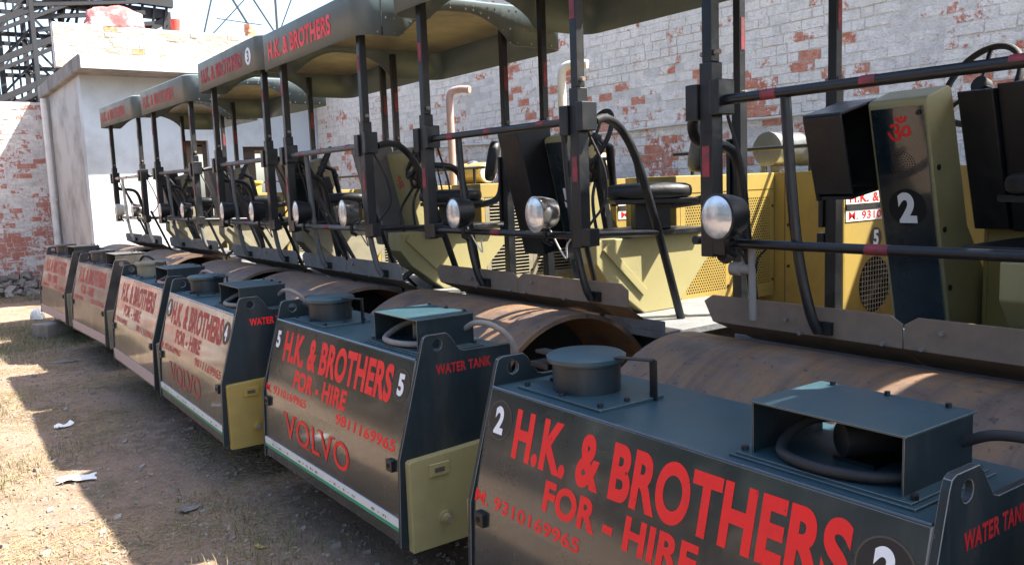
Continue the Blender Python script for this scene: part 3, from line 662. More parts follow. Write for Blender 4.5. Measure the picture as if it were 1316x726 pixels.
    # side pods of the console: open bin on the left, deep shield on the right
    lb = P('side_pod', 'podL', lambda: MB().obox((.272, 1.93, TT + .88), (.010, 0, 0), (0, .14, .035), (0, -.05, .195)).obox((.362, 1.785, TT + .86), (.097, 0, 0), (0, .009, 0), (0, -.05, .175)).obox((.362, 2.08, TT + .90), (.097, 0, 0), (0, .010, 0), (0, -.05, .195)).obox((.357, 1.88, TT + 1.078), (.098, 0, 0), (0, .145, .036), (0, 0, .008)).obox((.357, 1.975, TT + .685), (.085, 0, 0), (0, .13, .02), (0, 0, .008)), lbm, con, bevel=.004) if k == 0 else P('side_pod', 'podB', lambda: MB().obox((.335, 1.955, TT + .74), (.118, 0, 0), (0, .14, .03), (0, -.105, .43)), lbm, con, bevel=.008)
    if k == 0: 
        rb = P('side_pod', 'podR', lambda: MB().prism_x([(2.36, TT + .50), (2.72, TT + .48), (2.62, TT + 1.16), (2.17, TT + 1.12)], .745, .90).prism_x([(2.39, TT + .49), (2.72, TT + .47), (2.62, TT + 1.18), (2.20, TT + 1.14)], .901, 1.34), 'steel_black', con, bevel=.006)
        for i, (u, z) in enumerate(((.737, 1.9), (.737, 1.62), (.737, 1.35))): P('bolt', 'csb%d' % i, lambda: MB().lathe([(0, .013), (.006, .013)], (u - .001, 2.05 + (1.9 - z) * .22, z), 'x', 8), 'steel_black', con)
    # steering wheel on its column
    wu, wd, wz = o.get('wheel', (.92, 2.0, 1.06)); wc = Vector((wu, wd, TT + wz)); wa = Vector((-.25, -.85, .42)).normalized(); wx = wa.cross(Vector((1, 0, 0))).normalized(); wyv = wa.cross(wx)
    sw = P('steering_wheel', 'wheel%.2f' % wu, lambda: MB().tube([wc + (wx * math.cos(2 * math.pi * i / 40) + wyv * math.sin(2 * math.pi * i / 40)) * .20 for i in range(40)], .016, 10, True).tube([wc - wa * .03, wc + wa * .02], .04, 14), 'rubber', sm=60)
    P('spoke', 'spokes%.2f' % wu, lambda: MB().tube([wc, wc + wx * .20], .011, 8).tube([wc, wc - wx * .1 + wyv * .172], .011, 8).tube([wc, wc - wx * .1 - wyv * .172], .011, 8), 'steel_black', sw, 60)
    P('steering_column', 'col%.2f' % wu, lambda: MB().tube([wc - wa * .02, wc - wa * .12, Vector((wu - .06, wd + .22, TT + .62))], .028, 12), 'steel_black', sw, 60)
    # lever with knob
    P('control_lever', 'lever', lambda: MB().tube(arcpath([(1.30, 2.05, TT + .58), (1.32, 2.0, TT + .75), (1.31, 1.97, TT + .93)]), .007, 8).lathe([(-.022, .003), (-.012, .02), (.008, .022), (.022, .003)], (1.31, 1.97, TT + .945), 'z', 14), 'rubber', sm=60)
    # seat
    def cushion(u0, u1, d0, d1, z0, z1):
        bm = bmesh.new(); bmesh.ops.create_cube(bm, size=1); bmesh.ops.subdivide_edges(bm, edges=bm.edges[:], cuts=4, use_grid_fill=True)
        mb = MB()
        for v_ in bm.verts:
            q = v_.co * 2
            n_ = [max(-1, min(1, a)) for a in q]; L = (abs(n_[0]) ** 4 + abs(n_[1]) ** 4 + abs(n_[2]) ** 4) ** .25
            q = q / max(L, 1e-6) * max(abs(q.x), abs(q.y), abs(q.z))
            mb.v.append(((u0 + u1) / 2 + q.x * (u1 - u0) / 2, (d0 + d1) / 2 + q.y * (d1 - d0) / 2, (z0 + z1) / 2 + q.z * (z1 - z0) / 2))
        bm.verts.index_update(); mb.f = [tuple(v_.index for v_ in f.verts) for f in bm.faces]; bm.free(); return mb
    def turn(mb, a=R(-34)):
        c_, s__ = math.cos(a), math.sin(a); mb.v = [(1.32 + (x - 1.32) * c_ - (y - 2.07) * s__, 2.07 + (x - 1.32) * s__ + (y - 2.07) * c_, z) for x, y, z in mb.v]; return mb
    st = P('seat', 'seat', lambda: turn(cushion(1.08, 1.56, 1.82, 2.33, TT + .655, TT + .765)), 'seat_vinyl', sm=70)
    P('seat_pan', 'span', lambda: turn(MB().box(1.10, 1.54, 1.84, 2.34, TT + .638, TT + .668).box(1.24, 1.41, 1.98, 2.2, TT + .476, TT + .637)), 'steel_black', st, bevel=.006)
    def back():
        mb = cushion(1.12, 1.52, -.05, .05, -.165, .165); a = R(-12)
        mb.v = [(x, 2.43 + y * math.cos(a) - z * math.sin(a), TT + .98 + y * math.sin(a) + z * math.cos(a)) for x, y, z in mb.v]; return turn(mb)
    bk = P('backrest', 'sback', back, 'seat_vinyl', sm=70)
    P('backrest_arm', 'sarm', lambda: turn(MB().tube(arcpath([(1.32, 2.22, TT + .62), (1.34, 2.44, TT + .66), (1.34, 2.50, TT + .80), (1.34, 2.49, TT + 1.0)]), .028, 10)), 'steel_black', bk, 60)
    # ---- railing, posts
    pc = o.get('post', 'steel_black'); rz = o.get('cz', 0)
    FU = (.254, 1.79); FD = 1.12
    zu, zl = TT + 1.10, TT + .505
    ur = P('upper_rail', 'urail', lambda: MB().tube([(FU[0] + .05, FD, zu), (FU[1] - .03, FD, zu - .004)], .021, 14), o.get('rail', pc), sm=60)
    lr = P('lower_rail', 'lrail', lambda: MB().tube([(FU[0] + .09, FD - .005, zl), (FU[1] - .02, FD - .005, zl)], .019, 14), o.get('rail', pc), sm=60)
    for i, (u, L) in enumerate(((.52, .09), (.95, .075), (1.45, .08))):
        P('red_tape', 'rtape%d' % i, lambda: MB().tube([(u, FD, zu - .0003), (u + L * .8, FD, zu - .0005)], .0216, 14), 'red_tape', ur, 60)
    P('red_tape', 'rtapel', lambda: MB().tube([(.98, FD - .005, zl), (1.07, FD - .005, zl)], .0202, 14), 'red_tape', lr, 60)
    for i, u in enumerate((.62, 1.655)):
        P('upright', 'upr%d' % i, lambda: MB().tube(arcpath([(u, FD + .01, zu), (u + .02, FD + .02, zu - .35), (u + .05, FD + .03, zu - .65), (u + .085, FD + .055, TT + .24), (u + .10, FD + .085, TT + .16)]), .021, 12), o.get('rail', pc), sm=60)
        P('foot_clip', 'fclip%d' % i, lambda: MB().box(u + .075, u + .15, FD + .09, FD + .112, TT + .15, TT + .20), 'steel_black')
    for i, u in enumerate(FU):
        sg = 1 if i else -1
        po = P('canopy_post', 'fpost%d%.2f' % (i, rz), lambda: MB().box(u - .034, u + .034, FD - .034, FD + .034, zl - .06, zu + .16).box(u - .026, u + .026, FD - .026, FD + .026, zu + .161, TT + 2.06 + rz), pc, bevel=.004)
        P('clamp_bracket', 'ubr%d' % i, lambda: MB().box(u - .10, u - .0345, FD - .05, FD + .03, zu - .075, zu + .075).box(u + .0345, u + .085, FD - .05, FD + .05, zu - .06, zu + .085), pc, po, bevel=.004)
        P('clamp_bracket', 'lbr%d' % i, lambda: MB().box(u + .0345, u + .10, FD - .035, FD + .035, zl - .05, zl + .04), pc, po, bevel=.004)
        P('hinge_pin', 'hpin%d' % i, lambda: MB().lathe([(-.05, .012), (.05, .012)], (u, FD, zu + .20), 'x', 10), 'bolt_steel', po)
        P('red_tape', 'ptape%d' % i, lambda: MB().box(u - .020, u + .020, FD - .0362, FD - .0342, zl + .28, zl + .41), 'red_tape', po)
        us = 1.75 if i else .10
        P('red_tape', 'ptapeb%d' % i, lambda: MB().box(u - .02, u + .02, FD - .0282, FD - .0262, zu + .5, zu + .62), 'red_tape', po)
        P('side_rail', 'srail%d' % i, lambda: MB().tube(arcpath([*([(u + .05, FD + .06, zu - .01), (us + .03, FD + .2, zu + .01), (us, FD + .34, zu - .05)] if i else [(u - .07, FD, zu - .03), (us + .03, FD + .02, zu - .09), (us, FD + .1, zu - .16)]), (us, FD + .22 + .235 * (1 if i else .5), TT + .874), (us, FD + .22 + .395 * (1 if i else .5), TT + .456), (us, FD + .22 + .56 * (1 if i else .5), TT - .03)]), .024, 12).tube([(us, FD + .06, zl), (us, FD + .22 + .375 * (1 if i else .5), zl - .02)], .02, 10), o.get('srail', pc), sm=60)
        ur_ = 1.9 if i else .08
        rp = P('canopy_post', 'rpost%d%.2f' % (i, rz), lambda: MB().box(ur_ - .032, ur_ + .032, 2.25 - .032, 2.25 + .032, TT - .029, TT + 1.22).box(ur_ - .025, ur_ + .025, 2.25 - .025, 2.25 + .025, TT + 1.221, TT + 2.06 + rz), pc, bevel=.004)
        P('clamp_bracket', 'rbr%d' % i, lambda: MB().box(ur_ - .075, ur_ - .033, 2.21, 2.29, TT + .40, TT + .47).box(ur_ - .06, ur_ - .033, 2.2, 2.24, TT + .5, TT + 1.0), pc, rp, bevel=.004)
        P('hinge_pin', 'rpin%d' % i, lambda: MB().lathe([(-.05, .012), (.05, .012)], (ur_, 2.25, TT + 1.26), 'x', 10), 'bolt_steel', rp)
        P('red_tape', 'rptape%d' % i, lambda: MB().box(ur_ + .0262, ur_ + .0282, 2.235, 2.265, TT + 1.5, TT + 1.68), 'red_tape', rp)
    # ---- canopy
    u0, u1, d0, d1 = -.02, 1.98, 1.02, 2.80; zb = TT + 1.85; sk = .29
    def shell():
        pts = canopy_outline(u0, u1, d0, d1); n = len(pts); mb = MB()
        for t in range(2):
            for (u, d) in pts:
                if t == 0:
                    r_ = arch(d, d0, d1, .21) if (abs(u - u0) < .001 or abs(u - u1) < .001) else 0
                    mb.v.append((u, d, zb + r_))
                else: mb.v.append((u, d, zb + sk))
        cxm, cym = (u0 + u1) / 2, (d0 + d1) / 2
        for t, zz in ((.96, .02), (.6, .055), (.25, .07)):
            for (u, d) in pts: mb.v.append((cxm + (u - cxm) * t, cym + (d - cym) * t, zb + sk + zz))
        for j in range(4):
            for i in range(n): mb.f.append((j * n + i, j * n + (i + 1) % n, (j + 1) * n + (i + 1) % n, (j + 1) * n + i))
        mb.f.append(tuple(4 * n + i for i in range(n)))
        return mb
    cn = P('canopy', 'canopy', shell, 'canopy_paint', sm=40, off=(0, 0, rz))
    sd = cn.modifiers.new('thick', 'SOLIDIFY'); sd.thickness = .012; sd.offset = -1
    def liner():
        mb = MB(); pts = canopy_outline(u0 + .03, u1 - .03, d0 + .03, d1 - .03); n = len(pts); cxm, cym = (u0 + u1) / 2, (d0 + d1) / 2
        for t, zz in ((1, 0), (.6, .035), (.25, .05)):
            for (u, d) in pts: mb.v.append((cxm + (u - cxm) * t, cym + (d - cym) * t, zb + sk - .03 + zz))
        for j in range(2):
            for i in range(n): mb.f.append((j * n + i, (j + 1) * n + i, (j + 1) * n + (i + 1) % n, j * n + (i + 1) % n))
        mb.f.append(tuple(2 * n + i for i in range(n))[::-1]); return mb
    P('roof_liner', 'liner', liner, 'canopy_liner', cn, 40)
    False and P('cross_rib', 'ribs', lambda: MB().box(.06, 1.90, 2.235, 2.265, zb + sk - .06, zb + sk - .035).box(.24, 1.80, FD - .015, FD + .015, zb + sk - .06, zb + sk - .035), 'steel_black', cn)
    P('skirt_joint', 'sjoint', lambda: MB().box(u1 - .001, u1 + .0025, d0 + .17, d0 + .178, zb + .002, zb + sk), 'steel_black', cn)
    def rivets():
        mb = MB()
        for uu, sg in ((u1, 1), (u0, -1)):
            for i in range(24):
                d = d0 + .14 + i * (d1 - d0 - .28) / 23; a_ = arch(d, d0, d1, .21)
                for zz in ([a_ + .022, sk - .03] + ([.12] if a_ < .08 else [])):
                    if (i * 7 + int(zz * 100)) % 3: mb.lathe([(0, .008), (sg * .005, .006)], (uu, d, zb + zz), 'x', 8)
        return mb
    tag(P('rivets', 'rivets', rivets, 'chrome_worn', cn), kind='stuff')
    fl = o.get('sign', 'red_letter')
    link('lettering', text_mesh('H.K. & BROTHERS', 1.32, .145, fl, .035), cn, mat=frame((.20 - CU, d0 - .0135 + .012 - CD - .001, zb + .07), (1, 0, 0), (0, 0, 1)))
    if o.get('sign_num'):
        rd = link('roundel', cached('sdisc', lambda: MB().lathe([(-.0006, .075), (.0008, .075)], (0, 0, 0), 'z', 30).mesh('disc', 'white_letter')), cn, mat=frame((1.70 - CU, d0 - .0025 - CD, zb + .145), (1, 0, 0), (0, 0, 1)))
        link('number', text_mesh(o['sign_num'], .05, .1, 'decal_black', .03), rd, (-.025, -.05, .002))
    # ---- head lamps on the lower rail
    for i, (u, st_) in enumerate(o.get('lamps', ((.60, 'steel_black'), (1.52, 'steel_black')))):
        hc = (u, FD - .10, zl + .115); ax = (Vector((-.10, -1, -.05)).normalized(), Vector((1, -.1, 0)).normalized(), Vector((0, 0, 1)))
        hl = P('head_lamp', 'lampb%d%.2f' % (i, u), lambda: MB().lathe([(-.105, .03), (-.10, .075), (-.03, .093), (.0, .096), (.012, .098), (.014, .088)], hc, ax, 30, caps=True), st_, sm=35)
        P('lamp_lens', 'lampl%d%.2f' % (i, u), lambda: MB().lathe([(.0142, .088), (.022, .07), (.027, .04), (.029, .0005)], hc, ax, 30, caps=False), 'lens_glass', hl, 60)
        P('lamp_stem', 'lamps%d%.2f' % (i, u), lambda: MB().tube([(u, FD - .05, zl + .03), (u, FD - .045, zl - .03), (u + .005, FD - .01, zl - .05)], .014, 8), 'steel_black', hl, 60)
        P('lamp_cable', 'lampc%d%.2f' % (i, u), lambda: MB().tube(arcpath([(u + .01, FD - .02, zl + .03), (u + .03, FD + .03, zl - .08), (u + .06, FD + .05, zl - .13), (u + .10, FD + .02, zl - .06), (u + .16, FD + .01, zl - .01)]), .005, 6), o.get('lcable', 'rubber'), hl, 60)
    if k == 0:
        P('horn', 'horn', lambda: MB().lathe([(0, .028), (.045, .03), (.05, .022), (.10, .022)], (.34, FD + .02, zl - .11), (Vector((1, .2, 0)).normalized(), Vector((0, 0, 1)), Vector((-.2, 1, 0)).normalized()), 18).tube([(.44, FD + .03, zl - .02), (.445, FD + .03, zl - .32)], .016, 10), 'grey_cable', sm=40)
        P('wiring_loom', 'loom', lambda: MB().tube(arcpath([(.05, 1.6, zl + .02), (.08, 1.5, zl - .06), (.18, 1.3, zl - .09), (.27, 1.16, zl - .06)]), .022, 10), 'rubber', sm=60)
    # ---- struts, gauges, hydraulic hoses and wiring round the operator station
    for i, (a_, b_) in enumerate((((.36, 1.20, TT + .98), (.66, 1.50, TT - .03)), ((.46, 1.22, TT + .86), (.80, 1.55, TT - .03)), ((1.66, 1.22, TT + .60), (1.50, 1.52, TT - .03)))):
        if k and not (k == 1 and i < 2): P('diagonal_strut', 'dstr%d' % i, lambda: MB().tube([a_, b_], .016, 10), pc, sm=60)
    ip = k and P('instrument_panel', 'ipan', lambda: MB().obox((.87, 2.03, TT + .86), (.10, 0, 0), (0, .035, .012), (0, -.02, .07)).beam((.87, 2.08, TT + .80), (.87, 2.22, TT + .10), .05), 'steel_black', bevel=.005)
    for i, (du, dz) in enumerate(((-.05, .03), (.045, .035), (0, -.03))): k and P('gauge', 'gau%d' % i, lambda: MB().lathe([(0, .026), (.01, .026), (.011, .02)], (.87 + du, 1.99 - dz * .3, TT + .86 + dz), (Vector((0, -.95, -.3)).normalized(), Vector((1, 0, 0)), Vector((0, -.3, .95))), 16), 'chrome_worn', ip, 40)
    for i, pts_ in enumerate(([(.80, 2.02, TT + .80), (.84, 1.86, TT + .60), (.92, 1.84, TT + .42), (.95, 2.0, TT + .20), (.92, 2.15, TT + .0)], [(.90, 2.02, TT + .80), (1.0, 1.90, TT + .66), (1.06, 1.88, TT + .45), (1.02, 2.02, TT + .2), (1.0, 2.2, TT + .0)], [(1.80, FD + .05, zu - .06), (1.84, FD + .12, zu - .25), (1.80, FD + .16, zu - .42), (1.76, FD + .08, zl + .05)], [(.30, FD + .05, zu - .06), (.34, FD + .10, zu - .30), (.31, FD + .12, zu - .5), (.29, FD + .05, zl + .03)], [(.74, 2.1, TT + 1.0), (.80, 2.0, TT + 1.05), (.86, 2.0, TT + .94)])):
        (k or i in (2, 3)) and P('hydraulic_hose', 'hyd%d' % i, lambda: MB().tube(arcpath(pts_), .011 if i < 2 else .007, 8), 'rubber', sm=60)
    k and P('control_lever', 'lever2', lambda: MB().tube([(.98, 2.02, TT + .55), (1.0, 1.95, TT + .98)], .008, 8).lathe([(-.02, .003), (-.01, .019), (.01, .019), (.02, .003)], (1.001, 1.948, TT + .99), 'z', 12), 'rubber', sm=60)
    P('foot_pedal', 'pedal', lambda: MB().obox((1.12, 1.72, TT + .06), (.05, 0, 0), (0, .07, .04), (0, -.004, .006)).beam((1.12, 1.74, TT + .05), (1.12, 1.82, TT - .03), .02), 'steel_black')
    # ---- engine hood with perforated sides
    hm = o.get('hood', 'yellow_paint'); U1 = 1.24; U0 = .76
    hz0, hz1 = TT - .10, TT + .80; hd0, hd1, hd2 = 2.42, 3.46, 4.92
    hood = P('engine_hood', 'hood', lambda: MB().box(U0, U0 + .02, hd0, hd1, hz0, hz1).box(U0 + .0205, U1, hd0, hd1, hz1 - .12, hz1).box(U0 + .0205, U1, hd0, hd0 + .04, hz0, hz1 - .1205).box(U0 + .0205, U1, hd0 + .0405, hd1, hz0, hz0 + .04), hm, bevel=.005)
    P('engine_block', 'engine', lambda: MB().box(U0 + .05, U1 - .10, hd0 + .08, hd1 - .02, hz0 + .05, hz1 - .16), 'dark_inside', hood)
    for pnl in range(2):
        a0 = hd0 + .042 + pnl * .498; a1 = a0 + .495; louv = o.get('louvre')
        def perf():
            mb = MB(); z0, z1 = hz0 + .042, hz1 - .123; ym, zm = .045, .05; U = U1 - .012
            mb.box(U, U1, a0, a1, z0, z0 + zm); mb.box(U, U1, a0, a1, z1 - zm, z1); mb.box(U, U1, a0, a0 + ym, z0 + zm, z1 - zm); mb.box(U, U1, a1 - ym, a1, z0 + zm, z1 - zm)
            ny = 1; 
            if louv:
                nr = 22; ph_ = (z1 - z0 - 2 * zm) / nr
                for r_ in range(nr): mb.obox((U + .006, (a0 + a1) / 2, z0 + zm + (r_ + .5) * ph_), (.008, 0, .004), (0, (a1 - a0) / 2 - ym, 0), (-.001, 0, .0035))
            else:
                nr, nc = 34, 17; hz_ = (z1 - z0 - 2 * zm) / nr; hy = (a1 - a0 - 2 * ym) / nc
                for r_ in range(nr):
                    zz = z0 + zm + r_ * hz_
                    mb.add([(U1 - .001, a0 + ym, zz), (U1 - .001, a1 - ym, zz), (U1 - .001, a1 - ym, zz + hz_ * .42), (U1 - .001, a0 + ym, zz + hz_ * .42)], [(0, 1, 2, 3)])
                    for q in range(nc + 1):
                        yc = a0 + ym + (q + (.5 if r_ % 2 else 0)) * hy; y0_, y1_ = max(a0 + ym, yc - hy * .22), min(a1 - ym, yc + hy * .22)
                        if y1_ > y0_: mb.add([(U1 - .001, y0_, zz + hz_ * .42), (U1 - .001, y1_, zz + hz_ * .42), (U1 - .001, y1_, zz + hz_), (U1 - .001, y0_, zz + hz_)], [(0, 1, 2, 3)])
            return mb
        pp = P('perforated_panel' if not louv else 'louvred_panel', 'perf%d%s' % (pnl, louv), perf, hm if not louv else 'yellow_grimy', hood)
        for i in range(3): P('bolt', 'hb%d%d' % (pnl, i), lambda: MB().lathe([(0, .010), (.006, .010)], (U1, a1 - .02, hz0 + .12 + i * .27), 'x', 8), 'steel_black', pp)
    # radiator section, lower, with sign bands and a round guarded fan opening
    U2 = 1.80; rz0, rz1 = TT - .33, TT + .80; fd, fz = 3.86, TT - .02; hs = hd1 + .005
    def radbody():
        mb = plate_with_holes([(hs + .0125, rz0), (hd2, rz0), (hd2, rz1), (hs + .0125, rz1)], [[(fd + .20 * math.cos(2 * math.pi * i / 32), fz + .20 * math.sin(2 * math.pi * i / 32)) for i in range(32)]], U2 - .012, U2)
        mb.box(0, U2, hs, hs + .012, rz0, rz1).box(0, U2 - .0125, hd2 - .012, hd2, rz0, rz1).box(0, .012, hs + .0125, hd2 - .0125, rz0, rz1).box(.0125, U2 - .0125, hs + .0125, hd2 - .0125, rz1 - .012, rz1)
        return mb
    rad = P('engine_housing', 'radh', radbody, hm, bevel=.002)
    for i, u in enumerate((1.36, 1.77)):
        for j in range(3): P('bolt', 'fhb%d%d' % (i, j), lambda: MB().lathe([(-.007, .011), (0, .011)], (u, hs, rz0 + .45 + .3 * j), 'y', 8), 'steel_black', rad)
    P('panel_seam', 'hseam', lambda: MB().box(1.325, 1.331, hs - .002, hs + .001, rz0 + .1, rz1 - .005), 'decal_ring', rad)
    P('radiator_core', 'radc', lambda: MB().box(.4, U2 - .10, hd1 + .1, hd2 - .05, TT - .25, rz1 - .15), 'dark_inside', rad)
    P('fan_guard', 'fang', lambda: (lambda mb: [mb.tube([(U2 + .004, fd - math.sqrt(max(0, .20 ** 2 - t * t)), fz + t), (U2 + .004, fd + math.sqrt(max(0, .20 ** 2 - t * t)), fz + t)], .0026, 5) for t in [-.17 + .034 * i for i in range(11)]] and [mb.tube([(U2 + .006, fd + t, fz - math.sqrt(max(0, .20 ** 2 - t * t))), (U2 + .006, fd + t, fz + math.sqrt(max(0, .20 ** 2 - t * t)))], .0026, 5) for t in [-.17 + .034 * i for i in range(11)]] and mb)(MB()), 'wire_mesh', rad, 60)
    P('sign_band', 'band1', lambda: MB().box(U2 + .0003, U2 + .005, hs + .02, hd2 - .02, TT + .565, TT + .65), 'white_paint', rad)
    P('sign_band', 'band2', lambda: MB().box(U2 + .0003, U2 + .005, hs + .02, hd2 - .02, TT + .445, TT + .525), 'white_paint', rad)
    P('band_gap', 'bgap', lambda: MB().box(U2 + .0003, U2 + .010, hs + .02, hd2 - .02, TT + .526, TT + .564), 'decal_black', rad)
    link('lettering', text_mesh('H.K. & BROTHERS', 1.05, .066, 'red_letter', .03), rad, mat=frame((U2 + .0062 - CU, hs + .06 - CD, TT + .574), (0, 1, 0), (0, 0, 1)))
    link('lettering', text_mesh('M. 9310169965', .78, .056, 'red_letter', .02), rad, mat=frame((U2 + .0062 - CU, hs + .05 - CD, TT + .457), (0, 1, 0), (0, 0, 1)))
    if o.get('num'):
        rd = link('roundel', cached('rdisc', lambda: MB().lathe([(-.0006, .075), (.0008, .075)], (0, 0, 0), 'z', 30).mesh('disc', 'decal_ring')), rad, mat=frame((U2 + .0018 - CU, fd - CD, TT + .315), (0, 1, 0), (0, 0, 1)))
        link('number', text_mesh(o['num'], .065, .11, 'white_letter', .04), rd, (-.0325, -.055, .002))
    # on the hood: air cleaner, bowl, exhaust
    if k == 1:
        ac = P('air_cleaner', 'acy', lambda: MB().lathe([(-.40, .09), (-.395, .135), (.35, .135), (.355, .09)], (.90, 4.22, TT + .985), 'y', 36), 'cylinder_steel', sm=40)
        P('clamp_band', 'acb', lambda: MB().lathe([(-.30, .139), (-.27, .139)], (.90, 4.22, TT + .985), 'y', 36).box(.86, .94, 3.93, 3.96, hz1 + .001, TT + .87), 'chrome_worn', ac, 40)
        P('clamp_band', 'acb2', lambda: MB().lathe([(.05, .139), (.08, .139)], (.90, 4.22, TT + .985), 'y', 36), 'chrome_worn', ac, 40)
    else:
        ac = P('air_cleaner', 'acx', lambda: MB().lathe([(-.35, .09), (-.345, .125), (.10, .125), (.105, .09)], (.95, 4.0, TT + .935), 'x', 36), 'gold_filter', sm=40)
        P('end_cap', 'acc', lambda: MB().lathe([(.1055, .118), (.125, .112), (.128, .0005)], (.95, 4.0, TT + .935), 'x', 36, caps=False), 'pipe_cream', ac, 40)
    P('pre_cleaner_bowl', 'bowl', lambda: MB().lathe([(-.10, .03), (-.09, .05), (-.05, .085), (0, .095), (.05, .08), (.085, .04), (.09, .001)], (.72, 4.02, TT + 1.0), 'z', 24, caps=False).tube([(.72, 4.02, rz1), (.72, 4.02, TT + .92)], .03, 10), 'cylinder_steel', sm=60)
    k != 1 and P('pre_filter', 'pfil', lambda: MB().lathe([(0, .12), (.12, .13), (.14, .12), (.16, .16), (.19, .16), (.2, .1)], (1.0, 3.0, hz1 + .001), 'z', 28), 'gold_filter', sm=40)
    if o.get('exh'):
        P('exhaust_pipe', 'exh' + o['exh'], lambda: MB().tube(arcpath([(.92, 3.6, hz1), (.92, 3.6, TT + 1.5), (.92, 3.6, TT + 1.78), (.95, 3.62, TT + 1.87), (1.04, 3.68, TT + 1.89), (1.14, 3.74, TT + 1.88)]), .042, 14), o['exh'], sm=60)
    P('hood_rail', 'hrail', lambda: MB().tube([(.2, 3.52, TT + .98), (1.7, 3.52, TT + .98)], .016, 10).tube([(.4, 3.52, TT + .98), (.4, 3.52, hz1)], .016, 10).tube([(1.5, 3.52, TT + .98), (1.5, 3.52, hz1)], .016, 10), pc, sm=60)
    P('rear_frame', 'rframe', lambda: MB().box(-.03, -.002, 3.5, 5.1, .4, .77).box(1.802, 1.83, 3.5, 5.1, .4, .77).box(-.001, 1.801, 5.0, 5.1, .4, .75).box(.3, 1.5, 2.6, 3.6, .5, .85), hm, bevel=.006)
    return root

V = [( -2.669, 1.709, -.0241), (-5.084, 1.756, -.0065), (-7.244, 1.658, -.0238), (-9.289, 1.698, -.0145), (-11.941, 1.724, .0320), (-14.273, 1.656, .0383)]
OPT = [
 dict(label='road roller with number 2 roundels on its glossy black water tank', num='2', wheel=(.68, 2.52, 1.17), strip=None, volvo=0, cz=.06, wred='red_letter_dull', lamps=((.38, 'steel_black'), (1.74, 'steel_black')), yoke='yellow_pale', con='yellow_olive'),
 dict(label='road roller with number 5 roundels and a green line on its tank', num='5', strip='white_paint', volvo=1, vred='red_letter', cz=.08, lamps=((.72, 'steel_black'), (1.54, 'chrome_worn')), cable='grey_cable', pump='grey_cable', post='steel_black', srail='steel_black', lcable='white_paint'),
 dict(label='road roller with clean yellow side plate between rollers 5 and 3', num='4', strip='white_paint', volvo=1, vred='red_letter_faded', red='red_letter_faded', wred='red_letter', tank='tank_black_worn', cz=-.02, fender='fender_grey', leftbox='grey_box', plate=0, emblem=1, yoke='yellow_paint', exh='pipe_cream', louvre=1, lamps=((.62, 'steel_black'), (1.56, 'chrome_worn')), cable='grey_cable', pump='grey_cable', post='steel_black', rail='steel_grey', lcable='grey_cable', sign='red_letter'),
 dict(label='road roller with a round white number disc on its canopy front', strip='pink_strip', volvo=0, red='red_letter_faded', tank='tank_black_worn', fender='fender_grey', ped='yellow_grimy', con='yellow_grimy', yoke='yellow_grimy', exh='pipe_rust', sign_num='3', louvre=1, cable='pipe_rust', neck='yellow_grimy', rail='steel_grey', sign='red_letter_dull', cz=.02),
 dict(label='dusty road roller with faded red lettering, second from the white building', strip='pink_strip', volvo=0, red='red_letter_faded', tank='tank_black_dusty', fender='fender_grey', ped='yellow_grimy', con='yellow_grimy', yoke='yellow_grimy', leftbox='grey_box', louvre=1, rail='steel_grey', sign='red_letter_faded', cz=.02),
 dict(label='dusty road roller with cream rails and lamp housing, closest to the white building', strip='pink_strip', volvo=0, red='red_letter_faded', tank='tank_black_dusty', fender='fender_grey', ped='yellow_grimy', con='yellow_grimy', yoke='yellow_grimy', louvre=1, rail='pipe_cream', sign='red_letter_faded', cz=.03, lamps=((.60, 'pipe_cream'), (1.52, 'chrome_worn'))),
]
OPT[2]['label'] = 'road roller with two number 4 marks and a bright yellow side plate'
for k in range(6): make_roller(k, *V[k], OPT[k])
make_roller(6, -.53, 1.70, -.01, dict(label='road roller parked on the free side of the roller numbered 2', strip='white_paint', volvo=1, cz=.05))

# ------------------------------------------------------------------ ground cover and litter
def blades(name, spots, mat, hmin, hmax, width, label, cat):
    mb = MB()
    for (x, y) in spots:
        z = ground_z(x, y) - .01
        a = random.random() * 6.28; h = random.uniform(hmin, hmax); l = random.uniform(.2, .9) * h; ca, sa = math.cos(a), math.sin(a); w_ = width
        p0 = (x - sa * w_, y + ca * w_, z); p1 = (x + sa * w_, y - ca * w_, z)
        m0 = (x + ca * l * .35 - sa * w_ * .7, y + sa * l * .35 + ca * w_ * .7, z + h * .6); m1 = (x + ca * l * .35 + sa * w_ * .7, y + sa * l * .35 - ca * w_ * .7, z + h * .6)
        mb.add([p0, p1, m1, m0, (x + ca * l, y + sa * l, z + h)], [(0, 1, 2, 3), (3, 2, 4)])
    o = link(name, mb.mesh(name, mat)); tag(o, label, cat, kind='stuff')
from mathutils import noise as mn
def scatter(n, f, x0, x1, y0, y1):
    out = []
    while len(out) < n:
        x = x0 + (x1 - x0) * random.random() ** .8; y = random.uniform(y0, y1)
        if random.random() < f(x, y): out.append((x, y))
    return out
fg = lambda x, y: max(0, min(1, .25 + 2.2 * mn.noise(Vector((x * .9, y * 1.2, 2)))))
fgreen = lambda x, y: max(0, min(1, .02 + 2.4 * (mn.noise(Vector((x * .8, y * 1.1, 11))) - .12)))
blades('dry_grass', scatter(17000, fg, -13, -2.0, -1.0, 2.6), 'grass_dry', .008, .05, .0016, 'short dry straw and dead grass lying over the earth', 'grass')
blades('green_grass', scatter(5000, fgreen, -12, -2.5, .0, 2.4) + scatter(7000, lambda x, y: 1, -15.5, -12.2, .8, 2.0) + scatter(5000, lambda x, y: 1, -20.9, -18.6, -.5, 2.6), 'grass_green', .02, .09, .0022, 'thin green grass sprouting in patches along the yard', 'grass')
